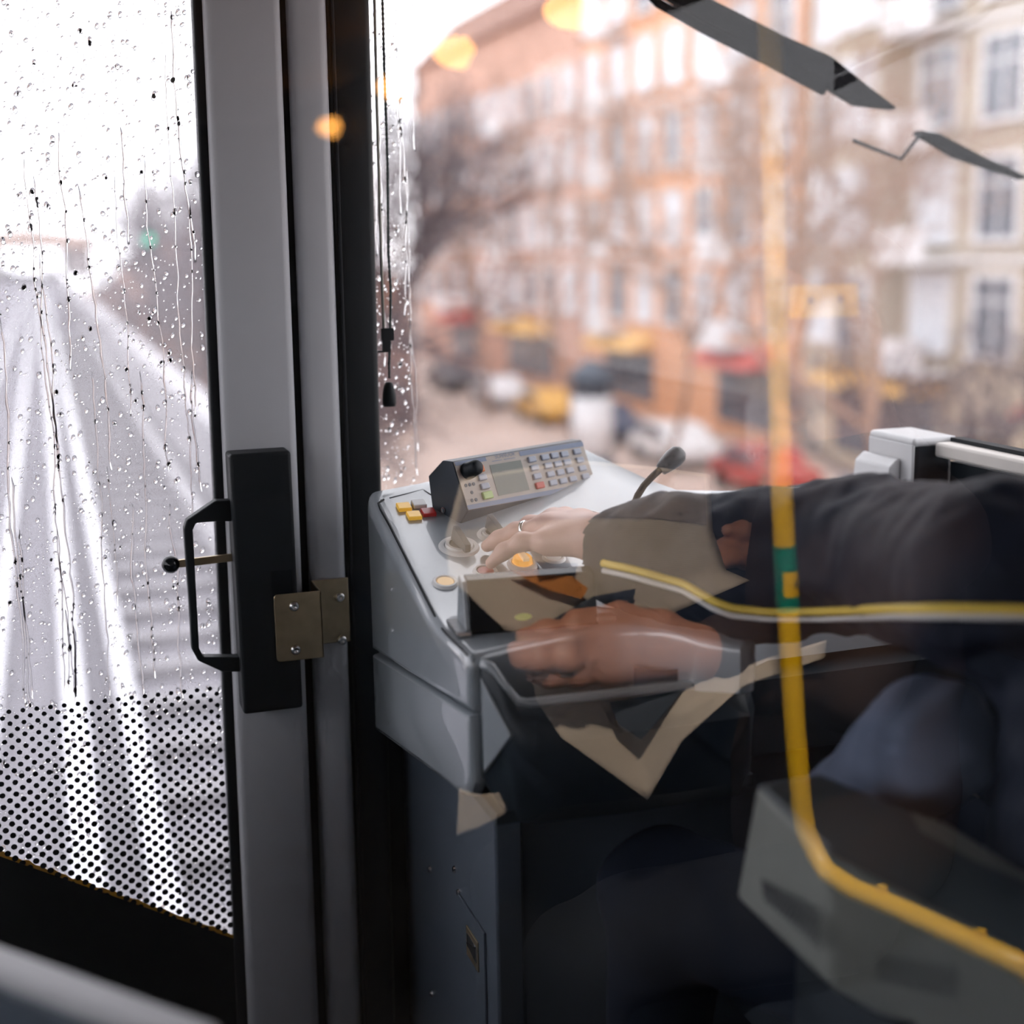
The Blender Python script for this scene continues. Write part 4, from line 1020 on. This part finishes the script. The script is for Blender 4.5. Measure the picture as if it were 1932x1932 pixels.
patch([(1150, 1325, 1.468), (1290, 1300, 1.452), (1255, 1345, 1.448), (1210, 1396, 1.452), (1165, 1365, 1.460)], 'printed_photo', 'photo_ink')
patch([(965, 1078, 1.470), (1055, 1070, 1.490), (1110, 1110, 1.495), (1098, 1130, 1.492), (1030, 1112, 1.482)], 'printed_photo', 'photo_orange')
patch([(1010, 1060, 1.468), (1090, 1062, 1.50), (1085, 1085, 1.495), (1020, 1085, 1.470)], 'printed_photo', 'photo_ink')
patch([(1040, 1170, 1.480), (1120, 1125, 1.490), (1200, 1110, 1.525), (1190, 1150, 1.515), (1100, 1200, 1.48), (1050, 1205, 1.475)], 'printed_photo', 'photo_ink')

# benches, lamps
for s, lab in ((1, 'long dark bench along the right wall of the passenger compartment'), (-1, 'long dark bench along the left wall of the passenger compartment')):
    bn_ = thing('bench', lab, 'bench', (s * 1.1, -2.2, 0), 'benches along the compartment walls')
    MB().box((s * .86, -3.8, .36), (s * 1.28, -.30 if s < 0 else -.78, .40)).build('seat_cushion', 'seat_fabric', bn_, bevel=.02)
    MB().box((s * 1.23, -3.8, .42), (s * 1.295, -.30 if s < 0 else -.55, .86)).build('backrest', 'seat_fabric', bn_, bevel=.02)
    MB().box((s * .90, -3.75, 0), (s * 1.26, -.35 if s < 0 else -.85, .36)).build('plinth', 'cab_dark', bn_)
zl = 1.97
for k, (px, py) in enumerate(((1110, 20), (888, 100), (770, 165), (655, 240))):
    c = mir(atZ(px, py, zl)); c[0] = min(c[0], 1.285)
    lp = thing('wall_lamp', 'warm lamp in the row high on the right wall, number %s from the cab' % ['first', 'second', 'third', 'fourth'][k], 'lamp', c, 'warm lamps along the right wall')
    MB().box((c[0] - .02, c[1] - .07, c[2] - .055), (1.30, c[1] + .07, c[2] + .055)).build('housing', 'wall_cream', lp, bevel=.01)
    MB().ball((c[0] - .03, c[1], c[2]), (.075, .075, .042), 18, 12).build('globe', 'lamp_warm', lp, smooth=True)
for k, x in enumerate((-.55, .55)):
    cl = thing('ceiling_light', '%s strip light on the compartment ceiling' % ['left', 'right'][k], 'ceiling light', (x, -1.6, 2.15), 'ceiling strip lights')
    MB().box((x - .10, -2.6, 2.12), (x + .10, -.3, 2.149)).build('housing', 'white_finish', cl, bevel=.005)
    MB().box((x - .085, -2.58, 2.105), (x + .085, -.32, 2.122)).build('diffuser', 'tube_white', cl, bevel=.004)

# ------------------------------------------------------------------ outside: street, viaduct, houses, trees
ZS = -6.2
MB().box((-60, -40, ZS - .1), (120, 320, ZS)).build('ground', 'asphalt', kind='structure')
vd = struct('viaduct', (-1, 50, -1.2))
MB().box((-4.2, 2.6, -2.0), (1.95, 220, -1.16)).build('deck', 'ballast', vd)
MB().box((1.45, 2.6, -1.16), (1.80, 220, -.20)).build('parapet_right', 'concrete_light', vd, bevel=.02)
MB().box((-4.2, 2.6, -1.16), (-3.9, 220, -.20)).build('parapet_left', 'concrete_light', vd, bevel=.02)
MB().box((1.22, 2.6, -1.16), (1.36, 220, -.98)).build('cable_trough', 'concrete', vd, bevel=.01)
for y in range(10, 220, 14):
    MB().box((-3.4, y, ZS), (1.4, y + 1.4, -2.0)).build('pier', 'concrete', vd)
trk = thing('track', 'wet rails and sleepers running straight ahead on the viaduct', 'track', (-.1, 20, -1.16))
for x, w_ in ((-.43, .05), (0.0, .07), (.285, .06), (-1.0, .05)):
    MB().box((x - w_, 3.0, -1.12), (x + w_, 200, -.99)).build('rail', 'rail_wet', trk, bevel=.01)
sl_me = MB().box((-.45, -.11, -.05), (.45, .11, .05)).build('sleeper', 'sleeper_wood', trk)
sl_me.location = (.82, 5.0, -1.13); sl_me.matrix_parent_inverse = Matrix.Translation(-Vector(trk.location))
for k in range(1, 60):
    o = sl_me.copy(); COL.objects.link(o); o.parent = trk; o.matrix_parent_inverse = Matrix.Translation(-Vector(trk.location)); o.location = (.82, 5.0 + .72 * k, -1.13)

sg = thing('rail_signal', 'green rail signal light on a mast to the right of the track', 'signal', (3.3, 40, ZS))
sp_ = atY(280, 452, 40.0)
MB().tube([(sp_[0], 40.12, ZS), (sp_[0], 40.12, sp_[2] + .5)], .06, 10).build('mast', 'cab_dark', sg, smooth=True)
MB().box((sp_[0] - .22, 39.98, sp_[2] - .45), (sp_[0] + .22, 40.3, sp_[2] + .55)).build('signal_head', 'cab_dark', sg, bevel=.03)
MB().disc((sp_[0], 39.98, sp_[2]), (0, -1, 0), .13, .03, 20).build('green_lens', 'signal_green', sg)
MB().disc((sp_[0], 39.98, sp_[2] + .32), (0, -1, 0), .13, .03, 20).build('dark_lens', 'vent_dark', sg)

# far things along the line
st_ = thing('station_roof', 'grey station hall spanning the track in the far distance', 'station', (-.5, 160, ZS))
MB().box((-8, 160, -1.0), (-5.0, 200, 2.2)).box((3.0, 160, -1.0), (5.5, 200, 2.2)).build('side_wall', 'concrete', st_)
MB().prism([(-9, 158, 2.2), (6.5, 158, 2.2), (5.5, 158, 3.3), (-1.2, 158, 4.2), (-8, 158, 3.3)], (0, 44, 0)).build('roof', 'asphalt', st_)

mat('plaster_pink', (.60, .365, .28), .85, var=.22, scale=.6)
mat('plaster_orange', (.70, .37, .215), .85, var=.25, scale=.5)
mat('plaster_cream', (.50, .42, .33), .85, var=.22, scale=.5)
mat('plaster_brown', (.30, .20, .18), .85, var=.15, scale=.5)
mat('trim_white', (.80, .79, .80), .6)
mat('pane_sky', (.74, .77, .82), .12, spec=.9)  # pale base colour stands in for sky reflected in the panes
mat('pane_dark', (.13, .14, .17), .12, spec=.9)
mat('roof_tile', (.28, .15, .11), .8, var=.2, scale=2)
mat('awning_red', (.48, .08, .06), .7); mat('awning_ochre', (.72, .42, .14), .7)
SHARE = {}
def shared(key, mk):
    if key not in SHARE: SHARE[key] = mk()
    return SHARE[key]
def place(me, name, parent, loc, first_mat=None):
    o = bpy.data.objects.new(name, me); COL.objects.link(o); o.parent = parent
    if parent.type == 'EMPTY': o.matrix_parent_inverse = Matrix.Translation(-Vector(parent.location))
    else: o.matrix_parent_inverse = parent.matrix_basis.inverted()
    o.location = loc; return o
def mesh_of(mb, mt):
    me = bpy.data.meshes.new('piece'); me.from_pydata(mb.v, [], mb.f); me.update(); me.materials.append(MATS[mt]); return me
def house(label, x, y0, y1, top, wall, nwin, sill0, wh, ww, surround, panes, balcony=(), bays=(), shop=()):
    h = thing('apartment_building', label, 'building', (x + 6, (y0 + y1) / 2, ZS), None)
    MB().box((x, y0, ZS), (x + 12, y1, top)).build('walls', wall, h)
    MB().prism([(x - .5, y0, top), (x + 12.5, y0, top), (x + 9, y0, top + 3.5), (x + 3, y0, top + 3.5)], (0, y1 - y0, 0)).build('roof', 'roof_tile', h)
    fr = shared(('f', ww, wh), lambda: mesh_of(MB().box((-.14, -ww / 2 - .16, -.16), (.02, -ww / 2, wh + .16)).box((-.14, ww / 2, -.16), (.02, ww / 2 + .16, wh + .16)).box((-.14, -ww / 2, wh), (.02, ww / 2, wh + .16)).box((-.20, -ww / 2 - .2, -.16), (.02, ww / 2 + .2, 0)).box((-.05, -.04, 0), (.01, .04, wh)).box((-.05, -ww / 2, wh * .68), (.01, ww / 2, wh * .72)), surround))
    pn = [shared(('p', ww, wh, p_), lambda p_=p_: mesh_of(MB().box((-.03, -ww / 2, 0), (.01, ww / 2, wh)), p_)) for p_ in panes]
    R = random.Random(int(y0 * 10)); step = (y1 - y0) / nwin; z = sill0; fl = 0
    while z + wh < top - .4:
        for k in range(nwin):
            yy = y0 + step * (k + .5); xo = x - (.9 if k in bays else 0)
            w_ = place(fr, 'window', h, (xo, yy, z)); place(R.choice(pn), 'pane', w_, (xo, yy, z))
            if k in balcony and fl % 1 == 0:
                MB().box((x - 1.3, yy - step * .42, z - .75), (x, yy + step * .42, z - .6)).box((x - 1.3, yy - step * .42, z - .6), (x - 1.22, yy + step * .42, z + .35)).build('balcony', 'trim_white' if surround == 'trim_white' else wall, h)
        MB().box((x - .10, y0, z + wh + .45), (x, y1, z + wh + .62)).build('string_course', 'trim_white', h) if fl % 2 == 0 else None
        z += 3.35; fl += 1
    for k in bays:
        yy = y0 + step * (k + .5); MB().box((x - .88, yy - step * .44, sill0 - .8), (x, yy + step * .44, top - 1)).build('bay', wall, h)
    for (ya, yb, mt) in shop:
        MB().prism([(x - 1.4, ya, ZS + 2.9), (x, ya, ZS + 3.7), (x, ya, ZS + 2.9)], (0, yb - ya, 0)).build('awning', mt, h)
        MB().box((x - .06, ya + .2, ZS + .5), (x, yb - .2, ZS + 2.8)).build('shop_window', 'pane_dark', h)
    return h
house('pink plastered apartment house farthest along the street', 26, 66, 98, 13.5, 'plaster_pink', 11, -1.9, 2.0, 1.5, 'trim_white', ['pane_sky', 'pane_sky', 'pane_dark'], balcony=(3, 7), shop=((70, 78, 'awning_ochre'), (84, 90, 'awning_red')))
house('orange plastered apartment house with white windows and balconies mid street', 26, 44.5, 65.6, 16, 'plaster_orange', 7, -1.9, 2.1, 1.6, 'trim_white', ['pane_sky', 'pane_sky', 'pane_sky', 'pane_dark'], balcony=(1, 5), shop=((46, 51, 'awning_red'), (57, 63, 'awning_ochre')))
house('cream plastered apartment house nearest to the train', 26, 20, 44.1, 16, 'plaster_cream', 8, -1.9, 2.2, 1.7, 'trim_white', ['pane_sky', 'pane_dark'], balcony=(5,), bays=(2, 6), shop=((36, 42, 'awning_ochre'), (26, 31, 'awning_red')))
house('low brown house behind the bare trees beyond the parapet', 3.6, 60, 90, -1.2, 'plaster_brown', 5, -4.8, 1.7, 1.3, 'trim_white', ['pane_dark'])

def tree(label, base, height, seed, spread=.55, r0=.16, lean=(0, 0), depth=5, mt='bark'):
    R = np.random.default_rng(seed); base = np.asarray(base, float)
    t = thing('bare_tree', label, 'tree', base, 'bare winter trees')
    trunk = MB(); br = MB(); segs = []
    def grow(p, d, L_, r, lv):
        n_ = 3; pts = [p]; q = p
        for k in range(n_):
            d = nrm(d + R.normal(0, .10, 3) + np.array([0, 0, .04])); q = q + d * L_ / n_; pts.append(q)
        (trunk if lv == 0 else br).tube(pts, [r, r * .9, r * .8, r * .68], 5 if lv < 2 else 4, caps=False)
        if lv >= depth: return
        for k in range(3 if lv < 2 else 2 + (R.random() < .45)):
            ang = R.uniform(.35, .9) * spread * 2; az = R.uniform(0, 2 * math.pi)
            a = nrm(np.cross(d, [.3, .5, .1])); b = np.cross(d, a)
            nd = nrm(d * math.cos(ang) + (a * math.cos(az) + b * math.sin(az)) * math.sin(ang))
            grow(pts[-1] if k else pts[-1 - (lv > 0 and R.random() < .4)], nd, L_ * R.uniform(.62, .82), r * .62, lv + 1)
        if lv < 3: grow(pts[-1], nrm(d + R.normal(0, .15, 3)), L_ * .75, r * .65, lv + 1)
    grow(base, nrm(np.array([lean[0], lean[1], 1.0])), height * .32, r0, 0)
    trunk.build('trunk', mt, t, smooth=True); br.build('branches', mt, t, smooth=True)
    return t
tree('bare brown street tree in front of the pink house', (19, 60, ZS), 15, 1, r0=.13)
tree('bare brown street tree at the joint of pink and orange houses', (18.5, 48, ZS), 15, 2, r0=.13)
tree('bare brown street tree before the orange house', (18, 39, ZS), 15, 3, r0=.13)
tree('slender bare tree between orange and cream houses', (16.5, 29.5, ZS), 14, 4, r0=.12)
tree('leaning bare tree before the cream house near the right edge', (17.5, 25, ZS), 12, 5, r0=.12, lean=(-.25, .1))
tree('bare tree at the far end of the street', (20, 82, ZS), 14, 6, r0=.14)
tree('bare tree standing close to the parapet nearest the signal', (5.2, 33, ZS), 9.0, 21, r0=.24, spread=.5, mt='bark_dark', depth=6)
tree('tall bare tree behind the signal beyond the parapet', (6.4, 46, ZS), 11.0, 22, r0=.26, spread=.5, mt='bark_dark', depth=6)
tree('dense bare tree farther along the parapet', (7.0, 58, ZS), 12, 23, r0=.26, spread=.5, mt='bark_dark', depth=6)
tree('bare tree beside the low brown house', (7.6, 40, ZS), 12, 24, r0=.24, spread=.5, mt='bark_dark', depth=6)

tree('thick dark bush just past the parapet left of the signal', (5.2, 52, ZS), 8.6, 31, r0=.30, spread=.62, mt='bark_dark', depth=6)
tree('low dark bush just past the parapet near the door edge', (4.2, 27, ZS), 6.6, 32, r0=.22, spread=.62, mt='bark_dark', depth=6)
tree('dark leafless bush below the cream house at the right edge', (17.0, 21.5, ZS), 6.4, 33, r0=.16, spread=.62, mt='bark_dark', depth=5)
tree('dark leafless bush beside the red car', (18.0, 27.5, ZS), 6.0, 34, r0=.16, spread=.62, mt='bark_dark', depth=5)

def car(label, x, y, col, cname):
    mat(cname, col, .3, coat=.5)
    c = thing('car', label, 'car', (x, y, ZS), 'cars parked on the street')
    prof = [(-2.1, .35), (-2.15, .75), (-1.9, .95), (-1.25, 1.0), (-.65, 1.45), (.75, 1.48), (1.45, 1.02), (2.0, .92), (2.15, .7), (2.1, .35)]
    MB().loft([[(x + s * w_, y + a * (1 if abs(w_) < .8 else .98), ZS + (b if abs(w_) < .8 or b < .97 else b - .0)) for a, b in prof] for s, w_ in ((-1, .85), (-1, .70), (1, .70), (1, .85))]).build('body', cname, c, bevel=.06)
    MB().prism([(x - .87, y - 1.1, ZS + 1.02), (x - .87, y - .62, ZS + 1.38), (x - .87, y + .7, ZS + 1.40), (x - .87, y + 1.2, ZS + 1.04)], (1.74, 0, 0)).build('windows', 'pane_dark', c)
    for a in (-1.35, 1.35):
        for s in (-1, 1): MB().disc((x + s * .66, y + a, ZS + .32), (s, 0, 0), .32, .2, 18).build('wheel', 'rubber_black', c)
for i, (y, col, nm) in enumerate(((31, (.55, .54, .55), 'silver grey'), (37.5, (.45, .06, .05), 'red'), (44, (.75, .74, .74), 'white'), (50.5, (.06, .08, .13), 'dark blue'), (57, (.70, .40, .10), 'orange'), (64, (.72, .72, .74), 'pale grey'), (72, (.08, .08, .09), 'black'))):
    car('%s car parked along the street below' % nm, 20.8, y, col, 'car_' + nm.replace(' ', '_'))
kb_ = thing('advertising_column', 'dark grey advertising column standing on the street pavement', 'advertising column', (17.5, 43.5, ZS))
MB().lathe((17.5, 43.5, ZS), (0, 0, 1), [(.01, 0), (.75, .001), (.75, .3), (.68, .32), (.68, 3.0), (.82, 3.05), (.82, 3.3), (.4, 3.7), (.01, 3.9)], 20).build('column', 'cabinet_blue', kb_, smooth=True)
MB().disc((17.5, 43.5, ZS + .6), (0, 0, 1), .70, 2.0, 20).build('poster_wrap', 'trim_white', kb_, smooth=True)

for k, (x, y, tgt, ang, en) in enumerate(((.28, .08, (.72, -.88, .84), 46, 165), (.66, .0, (.96, -.62, .66), 34, 105))):  # added spots, aimed to brighten the reflected newspaper and pole
    dl = thing('fill_spot', '%s of two added fill spots aimed at the newspaper and pole' % ['left', 'right'][k], 'ceiling light', (x, y, 2.15), 'added fill spots beside the partition')
    MB().disc((x, y, 2.149), (0, 0, -1), .07, .02, 24, r1=.05).build('trim_ring', 'steel', dl)
    MB().disc((x, y, 2.149), (0, 0, -1), .05, .006, 24).build('lens', 'tube_white', dl)
    ld = bpy.data.lights.new('fill_spot', 'SPOT'); ld.energy = en; ld.spot_size = math.radians(ang); ld.spot_blend = .9; ld.color = (1.0, .87, .72); ld.shadow_soft_size = .04
    lo = bpy.data.objects.new('fill_spot_lamp', ld); COL.objects.link(lo); lo.parent = dl; lo.location = (0, 0, -.03)
    lo.rotation_euler = (Vector(tgt) - Vector((x, y, 2.12))).to_track_quat('-Z', 'Y').to_euler()
